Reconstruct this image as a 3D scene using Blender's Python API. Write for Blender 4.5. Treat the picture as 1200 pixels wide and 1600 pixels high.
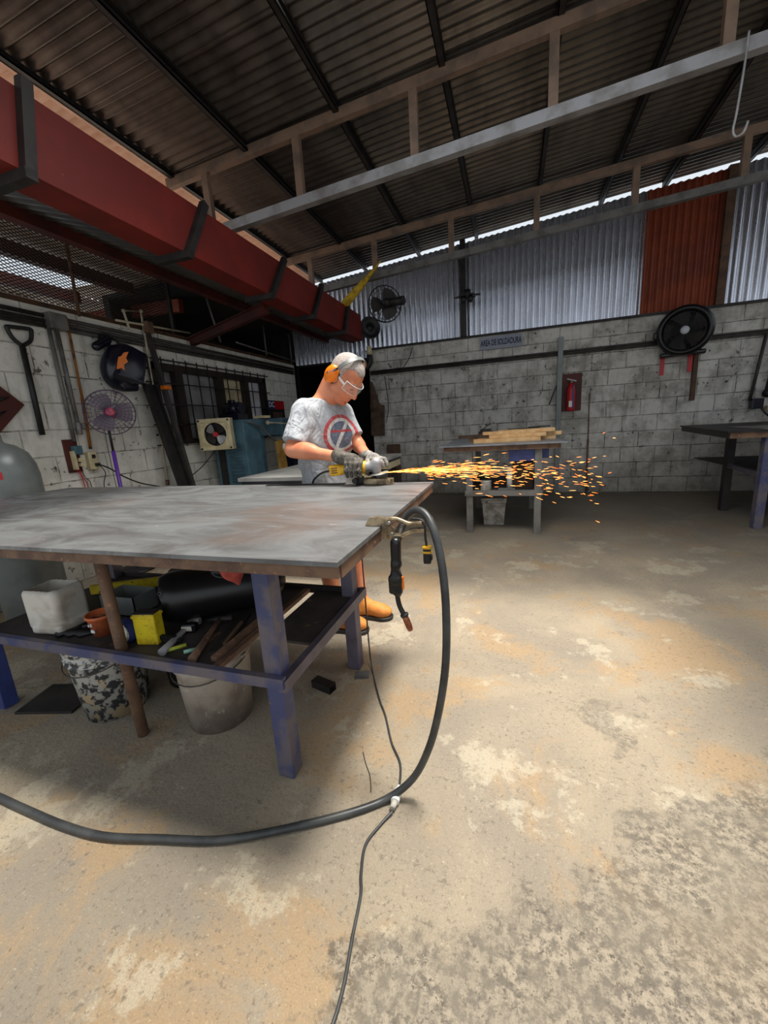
import bpy, bmesh, math, random
import numpy as np
from mathutils import Vector, Matrix
random.seed(7)
C = bpy.context.scene.collection
PI = math.pi
for o in list(bpy.data.objects): bpy.data.objects.remove(o)

# ------------------------------------------------------------------ camera
sc = bpy.context.scene
cam_d = bpy.data.cameras.new('camera'); cam = bpy.data.objects.new('camera', cam_d); C.objects.link(cam)
cam_d.sensor_fit = 'VERTICAL'; cam_d.sensor_height = 36.0
cam_d.lens = 621.0 / 1600 * 36.0
cam_d.clip_start = 0.02; cam_d.clip_end = 200
rx, ry, rz_ = Vector((.95221, .29909, -.06193)), Vector((-.00614, .22432, .97450)), Vector((.30535, -.92753, .21543))
# columns: camera right, camera up, camera backward in world axes
ax = Vector((0.9523, 0.2989, -0.0617)); bk = Vector((0.3048, -0.9276, 0.2155))
bk.normalize(); ax = (ax - bk * ax.dot(bk)).normalized(); up = bk.cross(ax)
M = Matrix((( ax.x, up.x, bk.x), (ax.y, up.y, bk.y), (ax.z, up.z, bk.z))).to_4x4()
M.translation = Vector((0, 0, 1.28))
cam.matrix_world = M
sc.camera = cam

# ------------------------------------------------------------------ world, lights, exposure
sc.view_settings.view_transform = 'Standard'; sc.view_settings.look = 'None'
sc.view_settings.exposure = 0.12; sc.view_settings.gamma = 1.0
sc.view_settings.use_curve_mapping = False
w = bpy.data.worlds.new('sky'); sc.world = w; w.use_nodes = True
bgn = w.node_tree.nodes['Background']; bgn.inputs[0].default_value = (0.86, 0.93, 1.0, 1); bgn.inputs[1].default_value = .85
def area(name, loc, sx, sy, power, col, rot=(0, 0, 0), spread=PI):
    d = bpy.data.lights.new(name, 'AREA'); d.shape = 'RECTANGLE'; d.size = sx; d.size_y = sy
    d.energy = power; d.color = col; d.spread = spread
    o = bpy.data.objects.new(name, d); C.objects.link(o); o.location = loc; o.rotation_euler = rot
    return o
# added area lamp in an unseen roof opening, for the overhead daylight
area('roof_opening_daylight', (0.0, 1.95, 4.0), 2.4, 1.9, 70, (1.0, 0.95, 0.88), spread=math.radians(120))
sun_d = bpy.data.lights.new('sun', 'SUN'); sun_d.energy = 4.0; sun_d.angle = math.radians(9); sun_d.color = (1.0, .95, .86)
sun = bpy.data.objects.new('sun', sun_d); C.objects.link(sun)
sun.rotation_euler = Vector((-0.22, -0.03, -1.0)).to_track_quat('-Z', 'Y').to_euler()

# ------------------------------------------------------------------ helpers
class MB:
    def __init__(s): s.v = []; s.f = []; s.sm = []
    def add(s, vs, fs, smooth=False):
        b = len(s.v); s.v += [tuple(v) for v in vs]; s.f += [tuple(i + b for i in f) for f in fs]; s.sm += [smooth] * len(fs); return s
    def box(s, c, d, R=None, bev=0.0):
        hx, hy, hz = d[0] / 2, d[1] / 2, d[2] / 2
        bev = min(bev, hx * .9, hy * .9, hz * .9)
        if bev <= 0:
            vs = [(x, y, z) for x in (-hx, hx) for y in (-hy, hy) for z in (-hz, hz)]
            fs = [(0, 1, 3, 2), (4, 6, 7, 5), (0, 4, 5, 1), (2, 3, 7, 6), (0, 2, 6, 4), (1, 5, 7, 3)]
        else:
            bm = bmesh.new(); bmesh.ops.create_cube(bm, size=1)
            bmesh.ops.scale(bm, vec=(hx * 2, hy * 2, hz * 2), verts=bm.verts)
            bmesh.ops.bevel(bm, geom=bm.edges[:], offset=bev, segments=2, affect='EDGES', profile=.5)
            bm.verts.index_update(); vs = [v.co[:] for v in bm.verts]; fs = [[v.index for v in f.verts] for f in bm.faces]; bm.free()
        c = Vector(c)
        if R is not None: vs = [R @ Vector(v) + c for v in vs]
        else: vs = [Vector(v) + c for v in vs]
        return s.add(vs, fs, False)
    def bx(s, x0, x1, y0, y1, z0, z1, bev=0.0):
        return s.box(((x0 + x1) / 2, (y0 + y1) / 2, (z0 + z1) / 2), (abs(x1 - x0), abs(y1 - y0), abs(z1 - z0)), None, bev)
    def bar(s, a, b, w_, h_, upv=(0, 0, 1), bev=0.0):
        a, b = Vector(a), Vector(b); d = (b - a); L = d.length; d.normalize(); u = Vector(upv)
        if abs(d.dot(u)) > .98: u = Vector((0, 1, 0))
        x = d.cross(u).normalized(); z = x.cross(d)
        R = Matrix(((x.x, d.x, z.x), (x.y, d.y, z.y), (x.z, d.z, z.z)))
        return s.box((a + b) / 2, (w_, L, h_), R, bev)
    def tube(s, pts, r, n=10, caps=True, closed=False):
        pts = [Vector(p) for p in pts]; N = len(pts); rs = r if isinstance(r, (list, tuple)) else [r] * N
        vs, fs = [], []; prev = None
        for i, p in enumerate(pts):
            if closed: t = (pts[(i + 1) % N] - pts[i - 1])
            else: t = pts[min(i + 1, N - 1)] - pts[max(i - 1, 0)]
            t.normalize()
            if prev is None:
                u = Vector((0, 0, 1)) if abs(t.z) < .9 else Vector((1, 0, 0)); x = t.cross(u).normalized()
            else:
                x = (prev - t * prev.dot(t)).normalized()
            prev = x; y = t.cross(x)
            for k in range(n):
                a = 2 * PI * k / n; vs.append(p + (x * math.cos(a) + y * math.sin(a)) * rs[i])
        for i in range(N if closed else N - 1):
            j = (i + 1) % N
            for k in range(n):
                k2 = (k + 1) % n; fs.append((i * n + k, i * n + k2, j * n + k2, j * n + k))
        s.add(vs, fs, True)
        if caps and not closed:
            b = len(s.v) - len(vs)
            s.f.append(tuple(b + k for k in reversed(range(n)))); s.sm.append(False)
            s.f.append(tuple(b + (N - 1) * n + k for k in range(n))); s.sm.append(False)
        return s
    def cyl(s, a, b, r, n=16, r2=None, caps=True):
        return s.tube([a, b], [r, r if r2 is None else r2], n, caps)
    def lathe(s, prof, c=(0, 0, 0), R=None, n=28, smooth=True, sx=1, sy=1):
        vs, fs = [], []; c = Vector(c)
        for (r, z) in prof:
            for k in range(n):
                a = 2 * PI * k / n; v = Vector((r * math.cos(a) * sx, r * math.sin(a) * sy, z))
                vs.append((R @ v if R is not None else v) + c)
        for i in range(len(prof) - 1):
            for k in range(n):
                k2 = (k + 1) % n; fs.append((i * n + k, i * n + k2, (i + 1) * n + k2, (i + 1) * n + k))
        s.add(vs, fs, smooth)
        return s
    def prism(s, poly, z0, z1, c=(0, 0, 0), R=None):
        n = len(poly); c = Vector(c)
        vs = [Vector((x, y, z0)) for x, y in poly] + [Vector((x, y, z1)) for x, y in poly]
        vs = [(R @ v if R is not None else v) + c for v in vs]
        fs = [tuple(reversed(range(n))), tuple(range(n, 2 * n))] + [(i, (i + 1) % n, n + (i + 1) % n, n + i) for i in range(n)]
        return s.add(vs, fs, False)
    def ball(s, c, r, n=12, R=None):
        rr = r if isinstance(r, (tuple, list)) else (r, r, r)
        vs, fs = [], []; c = Vector(c)
        for i in range(n + 1):
            th = PI * i / n
            for k in range(n * 2):
                a = PI * k / n; v = Vector((rr[0] * math.sin(th) * math.cos(a), rr[1] * math.sin(th) * math.sin(a), rr[2] * math.cos(th)))
                vs.append((R @ v if R is not None else v) + c)
        m = n * 2
        for i in range(n):
            for k in range(m):
                k2 = (k + 1) % m; fs.append((i * m + k, (i + 1) * m + k, (i + 1) * m + k2, i * m + k2))
        return s.add(vs, fs, True)
    def build(s, name, m, parent=None, loc=None):
        me = bpy.data.meshes.new(name)
        if parent is not None: off = wloc(parent)
        else: off = Vector(loc) if loc is not None else Vector((0, 0, 0))
        me.from_pydata([tuple(Vector(v) - off) for v in s.v], [], s.f)
        me.polygons.foreach_set('use_smooth', s.sm); me.update()
        bm = bmesh.new(); bm.from_mesh(me); bmesh.ops.remove_doubles(bm, verts=bm.verts, dist=1e-6)
        bmesh.ops.recalc_face_normals(bm, faces=bm.faces); bm.to_mesh(me); bm.free()
        o = bpy.data.objects.new(name, me); C.objects.link(o)
        if m is not None: me.materials.append(m)
        if parent is not None: o.parent = parent
        else: o.location = off
        return o
def wloc(o):
    v = Vector(o.location)
    while o.parent: o = o.parent; v += o.location
    return v
def tag(o, label, cat, group=None, kind=None):
    o['label'] = label; o['category'] = cat
    if group: o['group'] = group
    if kind: o['kind'] = kind
    return o
def thing(name, label, cat, loc, group=None):
    o = bpy.data.objects.new(name, None); C.objects.link(o); o.location = loc; o.empty_display_size = .05
    return tag(o, label, cat, group)
def solo(name, mb, m, label, cat, loc, group=None, kind=None):
    return tag(mb.build(name, m, None, loc), label, cat, group, kind)
def struct(name, mb, m, parent=None, loc=(0, 0, 0)):
    o = mb.build(name, m, parent, None if parent else loc)
    if parent is None: o['kind'] = 'structure'
    return o
def sp(pts, k=8):
    """smooth curve through points"""
    P = [Vector(p) for p in pts]; out = []
    for i in range(len(P) - 1):
        p0, p1, p2, p3 = P[max(i - 1, 0)], P[i], P[i + 1], P[min(i + 2, len(P) - 1)]
        for j in range(k):
            t = j / k; t2 = t * t; t3 = t2 * t
            out.append(.5 * ((2 * p1) + (p2 - p0) * t + (2 * p0 - 5 * p1 + 4 * p2 - p3) * t2 + (3 * p1 - p0 - 3 * p2 + p3) * t3))
    out.append(P[-1]); return out
def rotm(z=0, y=0, x=0):
    return Matrix.Rotation(z, 3, 'Z') @ Matrix.Rotation(y, 3, 'Y') @ Matrix.Rotation(x, 3, 'X')
def frame(xd, zd):
    """rotation matrix with local z along zd and local x near xd"""
    z = Vector(zd).normalized(); x = Vector(xd); x = (x - z * x.dot(z)).normalized(); y = z.cross(x)
    return Matrix(((x.x, y.x, z.x), (x.y, y.y, z.y), (x.z, y.z, z.z)))

# ---- materials
def srgb(r, g, b):
    f = lambda c: (c / 255 / 12.92) if c / 255 <= .04045 else ((c / 255 + .055) / 1.055) ** 2.4
    return (f(r), f(g), f(b), 1)
class NT:
    def __init__(s, name):
        s.m = bpy.data.materials.new(name); s.m.use_nodes = True; s.t = s.m.node_tree; s.n = s.t.nodes; s.l = s.t.links
        s.p = s.n['Principled BSDF']; s.tc = s.n.new('ShaderNodeTexCoord'); s.geo = s.n.new('ShaderNodeNewGeometry')
    def pos(s): return s.geo.outputs['Position']
    def obj(s): return s.tc.outputs['Object']
    def mapping(s, src, scale=(1, 1, 1), loc=(0, 0, 0), rot=(0, 0, 0)):
        n = s.n.new('ShaderNodeMapping'); s.l.new(src, n.inputs[0]); n.inputs['Scale'].default_value = scale
        n.inputs['Location'].default_value = loc; n.inputs['Rotation'].default_value = rot; return n.outputs[0]
    def noise(s, src, scale, detail=4, rough=.55, dist=0):
        n = s.n.new('ShaderNodeTexNoise'); s.l.new(src, n.inputs['Vector']); n.inputs['Scale'].default_value = scale
        n.inputs['Detail'].default_value = detail; n.inputs['Roughness'].default_value = rough; n.inputs['Distortion'].default_value = dist
        return n.outputs[0]
    def vor(s, src, scale, feat='F1', out='Distance'):
        n = s.n.new('ShaderNodeTexVoronoi'); s.l.new(src, n.inputs['Vector']); n.inputs['Scale'].default_value = scale; n.feature = feat
        return n.outputs[out]
    def ramp(s, src, a, b, lo=0.0, hi=1.0):
        n = s.n.new('ShaderNodeMapRange'); s.l.new(src, n.inputs[0]); n.inputs[1].default_value = a; n.inputs[2].default_value = b
        n.inputs[3].default_value = lo; n.inputs[4].default_value = hi; n.interpolation_type = 'SMOOTHSTEP'; return n.outputs[0]
    def math(s, op, a, b=None):
        n = s.n.new('ShaderNodeMath'); n.operation = op
        for i, v in enumerate((a, b)):
            if v is None: continue
            if isinstance(v, (int, float)): n.inputs[i].default_value = v
            else: s.l.new(v, n.inputs[i])
        return n.outputs[0]
    def mix(s, fac, a, b):
        n = s.n.new('ShaderNodeMix'); n.data_type = 'RGBA'
        for i, v in ((0, fac), (6, a), (7, b)):
            if isinstance(v, (int, float, tuple)): n.inputs[i].default_value = v
            else: s.l.new(v, n.inputs[i])
        return n.outputs[2]
    def sep(s, src):
        n = s.n.new('ShaderNodeSeparateXYZ'); s.l.new(src, n.inputs[0]); return n.outputs
    def comb(s, x, y, z):
        n = s.n.new('ShaderNodeCombineXYZ')
        for i, v in enumerate((x, y, z)):
            if isinstance(v, (int, float)): n.inputs[i].default_value = v
            else: s.l.new(v, n.inputs[i])
        return n.outputs[0]
    def bump(s, h, strength=.3, dist=.01):
        n = s.n.new('ShaderNodeBump'); s.l.new(h, n.inputs['Height']); n.inputs['Strength'].default_value = strength
        n.inputs['Distance'].default_value = dist; s.l.new(n.outputs[0], s.p.inputs['Normal'])
    def out(s, col=None, rough=None, metal=None, spec=None):
        for k, v in (('Base Color', col), ('Roughness', rough), ('Metallic', metal), ('Specular IOR Level', spec)):
            if v is None: continue
            if isinstance(v, (int, float, tuple)): s.p.inputs[k].default_value = v
            else: s.l.new(v, s.p.inputs[k])
        return s.m
def mat(name, c1, c2=None, scale=8, rough=.6, metal=0, bump=.0, thr=(.4, .65), c3=None, sc3=30, thr3=(.6, .68), detail=5, spec=None):
    t = NT(name); col = c1
    if c2 is not None: col = t.mix(t.ramp(t.noise(t.obj(), scale, detail, .6), *thr), c1, c2)
    if c3 is not None: col = t.mix(t.ramp(t.noise(t.obj(), sc3, 4, .65), *thr3), col, c3)
    if bump: t.bump(t.noise(t.obj(), max(scale * 4, 40), 4), bump, .004)
    return t.out(col, rough, metal, spec)
def emit(name, c, st):
    t = NT(name); t.p.inputs['Emission Color'].default_value = c; t.p.inputs['Emission Strength'].default_value = st
    return t.out((0, 0, 0, 1), .5)

# floor: old rough concrete, tan with ochre dust, grey spalled patches and pits
def floor_mat():
    t = NT('rough_concrete'); P = t.pos(); x, y, _z = t.sep(P)
    mul = lambda a, b: t.math('MULTIPLY', a, b)
    base = t.mix(t.ramp(t.noise(P, 1.3, 6, .62, .4), .35, .65), srgb(172, 158, 136), srgb(146, 136, 122))
    ochre = t.ramp(t.noise(t.mapping(P, loc=(7, 2, 0)), 1.5, 8, .7, .3), .50, .60)
    base = t.mix(mul(ochre, .8), base, srgb(176, 148, 112))
    pale = t.ramp(t.noise(t.mapping(P, loc=(3, 9, 0)), 2.1, 7, .7), .55, .60)
    base = t.mix(mul(pale, .6), base, srgb(196, 186, 164))
    sp_ = t.noise(P, 48, 6, .72); sp2 = t.noise(t.mapping(P, loc=(4, 4, 0)), 90, 5, .7)
    spk = mul(t.ramp(sp_, .56, .61), t.ramp(t.noise(P, 3.2, 5, .65), .38, .56))
    base = t.mix(mul(spk, .6), base, srgb(108, 100, 88))
    base = t.mix(mul(t.ramp(sp2, .60, .64), .55), base, srgb(84, 76, 66))
    base = t.mix(mul(t.ramp(sp2, .40, .34), .45), base, srgb(214, 202, 178))
    # surface lost, coarse aggregate showing
    reach = mul(t.math('ADD', t.math('SUBTRACT', 1.0, y), mul(x, .75)), .95)
    spal = t.ramp(t.math('ADD', reach, t.noise(t.mapping(P, loc=(1.3, 4.2, 0)), 2.3, 9, .66)), .60, .66)
    spal = mul(spal, t.ramp(t.math('ADD', y, mul(t.noise(P, 1.5, 6), .6)), 1.9, 1.6))
    iso = t.ramp(t.noise(t.mapping(P, loc=(8, 1, 0)), 1.7, 9, .66), .62, .66)
    spal = t.math('MAXIMUM', spal, mul(iso, .8))
    agg = t.mix(t.ramp(t.noise(P, 34, 7, .78), .42, .58), srgb(94, 88, 81), srgb(172, 160, 141))
    agg = t.mix(t.ramp(t.noise(t.mapping(P, loc=(2, 2, 0)), 60, 6, .75), .55, .60), agg, srgb(70, 64, 58))
    agg = t.mix(t.ramp(t.noise(t.mapping(P, loc=(5, 2, 0)), 6, 6, .7), .40, .62, 0, .6), agg, srgb(132, 124, 110))
    base = t.mix(mul(spal, .85), base, agg)
    fine = t.ramp(t.noise(P, 210, 3, .6), .3, .7)
    base = t.mix(mul(fine, .30), base, srgb(112, 102, 84))
    rear_shade = t.ramp(t.math('ADD', y, mul(t.noise(P, .8, 4), 1.6)), 3.7, 6.2)  # light falling off towards the back, painted into the floor colour
    base = t.mix(mul(rear_shade, .78), base, srgb(88, 84, 77))
    h = t.math('ADD', mul(t.noise(P, 38, 7, .75), .9), mul(spal, -.5))
    t.bump(h, .75, .014)
    return t.out(base, .85, 0)
# painted concrete block wall; u = horizontal axis (0 = X, 1 = Y)
def block_mat(name, axis, paint, paint2, chip, dirt):
    t = NT(name); P = t.pos(); s_ = t.sep(P)
    wob = t.math('MULTIPLY', t.math('SUBTRACT', t.noise(P, 3, 2), .5), .02)
    uv = t.comb(s_[axis], t.math('ADD', s_[2], wob), 0.0)
    b = t.n.new('ShaderNodeTexBrick'); t.l.new(uv, b.inputs['Vector']); b.inputs['Scale'].default_value = 1
    b.inputs['Brick Width'].default_value = .46; b.inputs['Row Height'].default_value = .235; b.inputs['Mortar Size'].default_value = .007
    b.inputs['Mortar Smooth'].default_value = .6
    b.inputs['Color1'].default_value = (.9, .9, .9, 1); b.inputs['Color2'].default_value = (.6, .6, .6, 1); b.inputs['Mortar'].default_value = (0, 0, 0, 1)
    mort = b.outputs['Fac']
    col = t.mix(t.ramp(t.noise(P, 3.2, 8, .7), .38, .66), paint, paint2)
    col = t.mix(t.math('MULTIPLY', t.math('SUBTRACT', 1.0, t.sep(b.outputs['Color'])[0]), .25), col, dirt)
    streak = t.noise(t.mapping(P, scale=(5, 5, .7)), 2.2, 5, .65)
    col = t.mix(t.ramp(streak, .5, .78, 0, .55), col, dirt)
    # open joints: dark where the mortar has fallen out
    jm = t.math('MULTIPLY', mort, t.ramp(t.noise(P, 5.5, 5, .7), .46, .62))
    col = t.mix(t.math('MULTIPLY', jm, .85), col, chip)
    col = t.mix(t.math('MULTIPLY', mort, .22), col, dirt)
    chips = t.math('MULTIPLY', t.ramp(t.noise(P, 15, 6, .72), .60, .64), t.ramp(t.noise(P, 1.6, 3), .40, .58))
    col = t.mix(t.math('MULTIPLY', chips, .9), col, chip)
    # browner and darker towards the floor
    low = t.ramp(t.math('ADD', s_[2], t.math('MULTIPLY', t.noise(P, 2.5, 5, .7), .9)), 1.35, .35)
    col = t.mix(t.math('MULTIPLY', low, .6), col, srgb(84, 74, 56))
    h = t.math('ADD', t.math('MULTIPLY', mort, -1.0), t.math('ADD', t.math('MULTIPLY', chips, -.8), t.math('MULTIPLY', t.noise(P, 30, 6, .7), .5)))
    t.bump(h, .7, .012)
    return t.out(col, .85)
def sheet_mat(name, c1, c2, rough, metal, scale=(1, 1, 1)):
    t = NT(name); P = t.pos()
    n = t.noise(t.mapping(P, scale=scale), 2.2, 6, .65)
    col = t.mix(t.ramp(n, .35, .7), c1, c2)
    return t.out(col, t.ramp(t.noise(P, 6, 4), .3, .7, rough, min(1, rough + .18)), metal)

MT = {}
MT['floor'] = floor_mat()
MT['wall_b'] = block_mat('whitewashed_block', 0, srgb(222, 219, 212), srgb(164, 160, 152), srgb(30, 27, 24), srgb(92, 88, 80))
MT['wall_l'] = block_mat('white_painted_block', 1, srgb(242, 240, 230), srgb(218, 216, 206), srgb(52, 48, 42), srgb(150, 146, 134))
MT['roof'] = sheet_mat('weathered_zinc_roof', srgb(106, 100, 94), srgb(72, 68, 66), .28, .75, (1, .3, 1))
MT['roof_pale'] = sheet_mat('pale_zinc_roof', srgb(226, 190, 168), srgb(206, 170, 148), .5, .1)  # warm bounced light put into the colour of the eave strip
def zinc_mat():
    t = NT('zinc_wall_sheet'); P = t.pos(); z = t.sep(P)[2]
    n = t.noise(t.mapping(P, scale=(6, 1, .5)), 3, 5, .6)
    col = t.mix(t.ramp(n, .3, .7), srgb(232, 236, 246), srgb(204, 206, 214))
    return t.out(col, t.ramp(n, .3, .7, .22, .30), .9)
MT['zinc'] = zinc_mat()
MT['rustsheet'] = sheet_mat('red_oxide_sheet', srgb(140, 62, 32), srgb(112, 48, 28), .5, .2)
MT['red'] = mat('red_oxide_beam', srgb(120, 28, 17), srgb(104, 24, 15), 2.5, .62, 0, .05, c3=srgb(168, 92, 70), sc3=26, thr3=(.72, .76))
MT['red_dark'] = mat('dark_red_primer', srgb(84, 30, 20), srgb(60, 24, 18), 3, .6)
MT['steel'] = mat('dull_galvanised_steel', srgb(172, 170, 172), srgb(140, 136, 132), 5, .45, .35)
MT['steel_br'] = mat('brown_primed_steel', srgb(146, 120, 100), srgb(112, 96, 84), 4, .5, .2)
MT['dark'] = mat('dark_grimy_steel', srgb(52, 48, 46), srgb(34, 32, 32), 6, .55, .3)
MT['black'] = mat('black_rubber', srgb(24, 24, 25), srgb(34, 34, 35), 14, .5)
MT['blackgloss'] = mat('black_plastic', srgb(22, 22, 24), None, rough=.32)
MT['soot'] = mat('sooty_panel', srgb(24, 20, 18), srgb(16, 14, 13), 4, .9)  # one near-black tone for passage, loft, outer walls and carton
MT['conduit'] = mat('grey_conduit', srgb(122, 120, 116), srgb(92, 90, 86), 6, .5, .2)
MT['conduit_d'] = mat('dark_conduit', srgb(70, 66, 62), srgb(50, 46, 44), 6, .55, .1)
MT['pvc'] = mat('cream_pvc', srgb(206, 198, 172), srgb(170, 160, 134), 7, .45)
MT['cream'] = mat('cream_plastic', srgb(222, 208, 168), srgb(196, 180, 140), 9, .45)
MT['rust'] = mat('rusty_steel', srgb(126, 98, 78), srgb(92, 70, 58), 10, .7, .2, .2, c3=srgb(168, 120, 88), sc3=40)
MT['wood'] = mat('fresh_pine', srgb(222, 184, 132), srgb(202, 158, 104), 12, .6)
MT['woodd'] = mat('old_dark_wood', srgb(92, 64, 44), srgb(66, 46, 34), 9, .7)
MT['blueleg'] = mat('worn_blue_paint', srgb(70, 76, 114), srgb(104, 98, 106), 7, .5, .1, .15, thr=(.42, .6), c3=srgb(150, 116, 84), sc3=16, thr3=(.66, .7))
MT['bluebright'] = mat('blue_paint', srgb(58, 70, 132), srgb(52, 58, 106), 7, .5)
MT['purplegrey'] = mat('dusty_primed_leg', srgb(104, 98, 112), srgb(82, 76, 88), 5, .5, .1, .1, c3=srgb(140, 120, 100), sc3=18, thr3=(.66, .72))
MT['teal'] = mat('machine_blue_paint', srgb(84, 120, 134), srgb(66, 96, 110), 5, .42)
MT['orange'] = mat('orange_plastic', srgb(232, 120, 24), None, rough=.4)
MT['orange_old'] = mat('orange_pot', srgb(206, 108, 62), srgb(178, 88, 52), 12, .6)
MT['yellow'] = mat('yellow_plastic', srgb(226, 172, 16), srgb(206, 150, 10), 20, .4)
MT['yellow_dirty'] = mat('dirty_yellow_box', srgb(222, 200, 26), srgb(190, 160, 20), 14, .55, c3=srgb(70, 60, 20), sc3=36, thr3=(.62, .68))
MT['white'] = mat('white_plastic', srgb(232, 232, 228), None, rough=.4)
MT['redp'] = mat('red_plastic', srgb(190, 30, 36), None, rough=.4)
MT['purple'] = mat('purple_plastic', srgb(96, 50, 160), None, rough=.4)
MT['purple_d'] = mat('dark_purple_wire', srgb(70, 48, 92), None, rough=.4)
MT['copper'] = mat('copper_nozzle', srgb(184, 110, 72), srgb(140, 84, 60), 30, .35, .7)
MT['chrome'] = mat('worn_plier_steel', srgb(186, 166, 134), srgb(112, 96, 76), 30, .32, .7)
MT['hose'] = mat('welding_hose_rubber', srgb(48, 50, 52), srgb(66, 68, 68), 10, .42)
MT['navy'] = mat('dark_navy_shell', srgb(24, 26, 42), srgb(20, 22, 34), 5, .22)
MT['navyblue'] = mat('navy_blue_cloth', srgb(34, 44, 96), None, rough=.8)
MT['gas'] = mat('grey_gas_cylinder', srgb(122, 128, 126), srgb(104, 108, 106), 3, .32, .1)
MT['bucket'] = mat('dusty_grey_bucket', srgb(176, 166, 154), srgb(142, 130, 120), 6, .7, c3=srgb(196, 188, 176), sc3=18)
MT['paintbucket'] = mat('paint_spattered_bucket', srgb(186, 186, 180), srgb(60, 62, 66), 30, .6, c3=srgb(206, 186, 150), sc3=11, thr3=(.56, .6), thr=(.46, .54))
MT['pail'] = mat('grimy_white_pail', srgb(190, 186, 176), srgb(140, 132, 118), 9, .6, c3=srgb(60, 54, 46), sc3=26)
MT['whitejug'] = mat('dirty_white_jug', srgb(216, 212, 202), srgb(182, 172, 156), 8, .55)
MT['mesh'] = mat('expanded_metal', srgb(60, 52, 46), None, rough=.6, metal=.3)
MT['glassframe'] = mat('dark_brown_frame', srgb(50, 36, 30), srgb(34, 26, 22), 9, .6)
MT['leather'] = mat('brown_leather', srgb(92, 70, 52), srgb(66, 48, 36), 7, .75)
def frosted():
    t = NT('milky_window_pane'); t.p.inputs['Transmission Weight'].default_value = .6
    return t.out(t.mix(t.ramp(t.noise(t.obj(), 4, 4), .35, .65), srgb(214, 210, 214), srgb(170, 166, 166)), .45)
MT['pane'] = frosted()
def tabletop():
    t = NT('scuffed_steel_plate'); P = t.obj()
    sw = t.noise(t.mapping(P, scale=(1, 2.2, 1)), 2.2, 6, .65, 1.4)
    col = t.mix(t.ramp(sw, .35, .65), srgb(140, 143, 145), srgb(98, 97, 97))
    col = t.mix(t.ramp(t.noise(t.mapping(P, loc=(5, 1, 0)), 1.3, 4, .6), .5, .7, 0, .7), col, srgb(128, 108, 96))
    scr = t.ramp(t.noise(t.mapping(P, scale=(1, 9, 1), rot=(0, 0, .5)), 6, 6, .7, .6), .62, .70)
    col = t.mix(t.math('MULTIPLY', scr, .6), col, srgb(206, 204, 196))
    wht = t.ramp(t.noise(t.mapping(P, scale=(1, 3.5, 1), loc=(2, 3, 0)), 4, 5, .7), .69, .73)
    col = t.mix(t.math('MULTIPLY', wht, .8), col, srgb(232, 232, 228))
    t.bump(t.noise(t.mapping(P, scale=(1, 6, 1)), 14, 4), .12, .003)
    return t.out(col, t.ramp(sw, .3, .7, .34, .5), .45)
MT['plate'] = tabletop()
MT['zincplate'] = mat('grey_steel_sheet', srgb(150, 156, 164), srgb(122, 126, 132), 3, .4, .4)
MT['shelfboard'] = mat('dark_shelf_board', srgb(62, 56, 54), srgb(44, 40, 40), 5, .65, c3=srgb(110, 84, 62), sc3=9, thr3=(.62, .7))

# ------------------------------------------------------------------ the building
def corr(O, u, Lu, v, Lv, amp=.012, pitch=.09, seg=8, nv=2):
    O, u, v = Vector(O), Vector(u).normalized(), Vector(v).normalized(); n = u.cross(v)
    N = int(Lu / pitch * seg) + 1; vs, fs = [], []
    for j in range(nv):
        for i in range(N + 1):
            a = Lu * i / N
            vs.append(O + u * a + v * (Lv * j / (nv - 1)) + n * amp * math.sin(2 * PI * a / pitch))
    for j in range(nv - 1):
        for i in range(N):
            k = j * (N + 1) + i; fs.append((k, k + 1, k + N + 2, k + N + 1))
    m = MB(); m.add(vs, fs, True); return m
def rz(x): return 4.175 + .079 * x          # roof height
struct('floor', MB().bx(-7.5, 6.5, -4, 11, -.12, 0), MT['floor'])
def roofpiece(x0, x1, y0, y1, m):
    v = Vector((x1 - x0, 0, rz(x1) - rz(x0)))
    struct('ceiling', corr((x0, y0, rz(x0)), (0, 1, 0), y1 - y0, v, v.length, pitch=.095, amp=.018), m)
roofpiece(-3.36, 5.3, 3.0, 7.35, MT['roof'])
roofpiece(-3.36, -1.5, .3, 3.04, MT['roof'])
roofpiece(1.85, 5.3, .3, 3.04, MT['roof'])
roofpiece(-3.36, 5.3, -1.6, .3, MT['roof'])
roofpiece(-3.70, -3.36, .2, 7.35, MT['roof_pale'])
# flashing strip between the two roof sheets
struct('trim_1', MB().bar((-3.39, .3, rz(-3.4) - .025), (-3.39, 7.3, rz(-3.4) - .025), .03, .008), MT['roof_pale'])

# walls
struct('wall_back', MB().bx(-2.42, 5.3, 7.05, 7.22, 0, 2.57), MT['wall_b'])
struct('wall_left', MB().bx(-4.05, -3.88, .2, 6.98, 0, 2.45)
       if False else MB().bx(-4.05, -3.88, .2, 3.72, 0, 2.45).bx(-4.05, -3.88, 5.95, 6.98, 0, 2.45).bx(-4.05, -3.88, 3.72, 5.95, 0, 1.2).bx(-4.05, -3.88, 3.72, 5.95, 2.13, 2.45), MT['wall_l'])
struct('wall_right', MB().bx(5.3, 5.45, -1, 7.2, 0, 2.5).bx(5.3, 5.45, -1, .6, 2.5, 4.55).bx(5.3, 5.45, 3.7, 3.85, 2.5, 4.55), MT['wall_b'])  # unseen; upper part left open so sky streaks the zinc ribs
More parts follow.
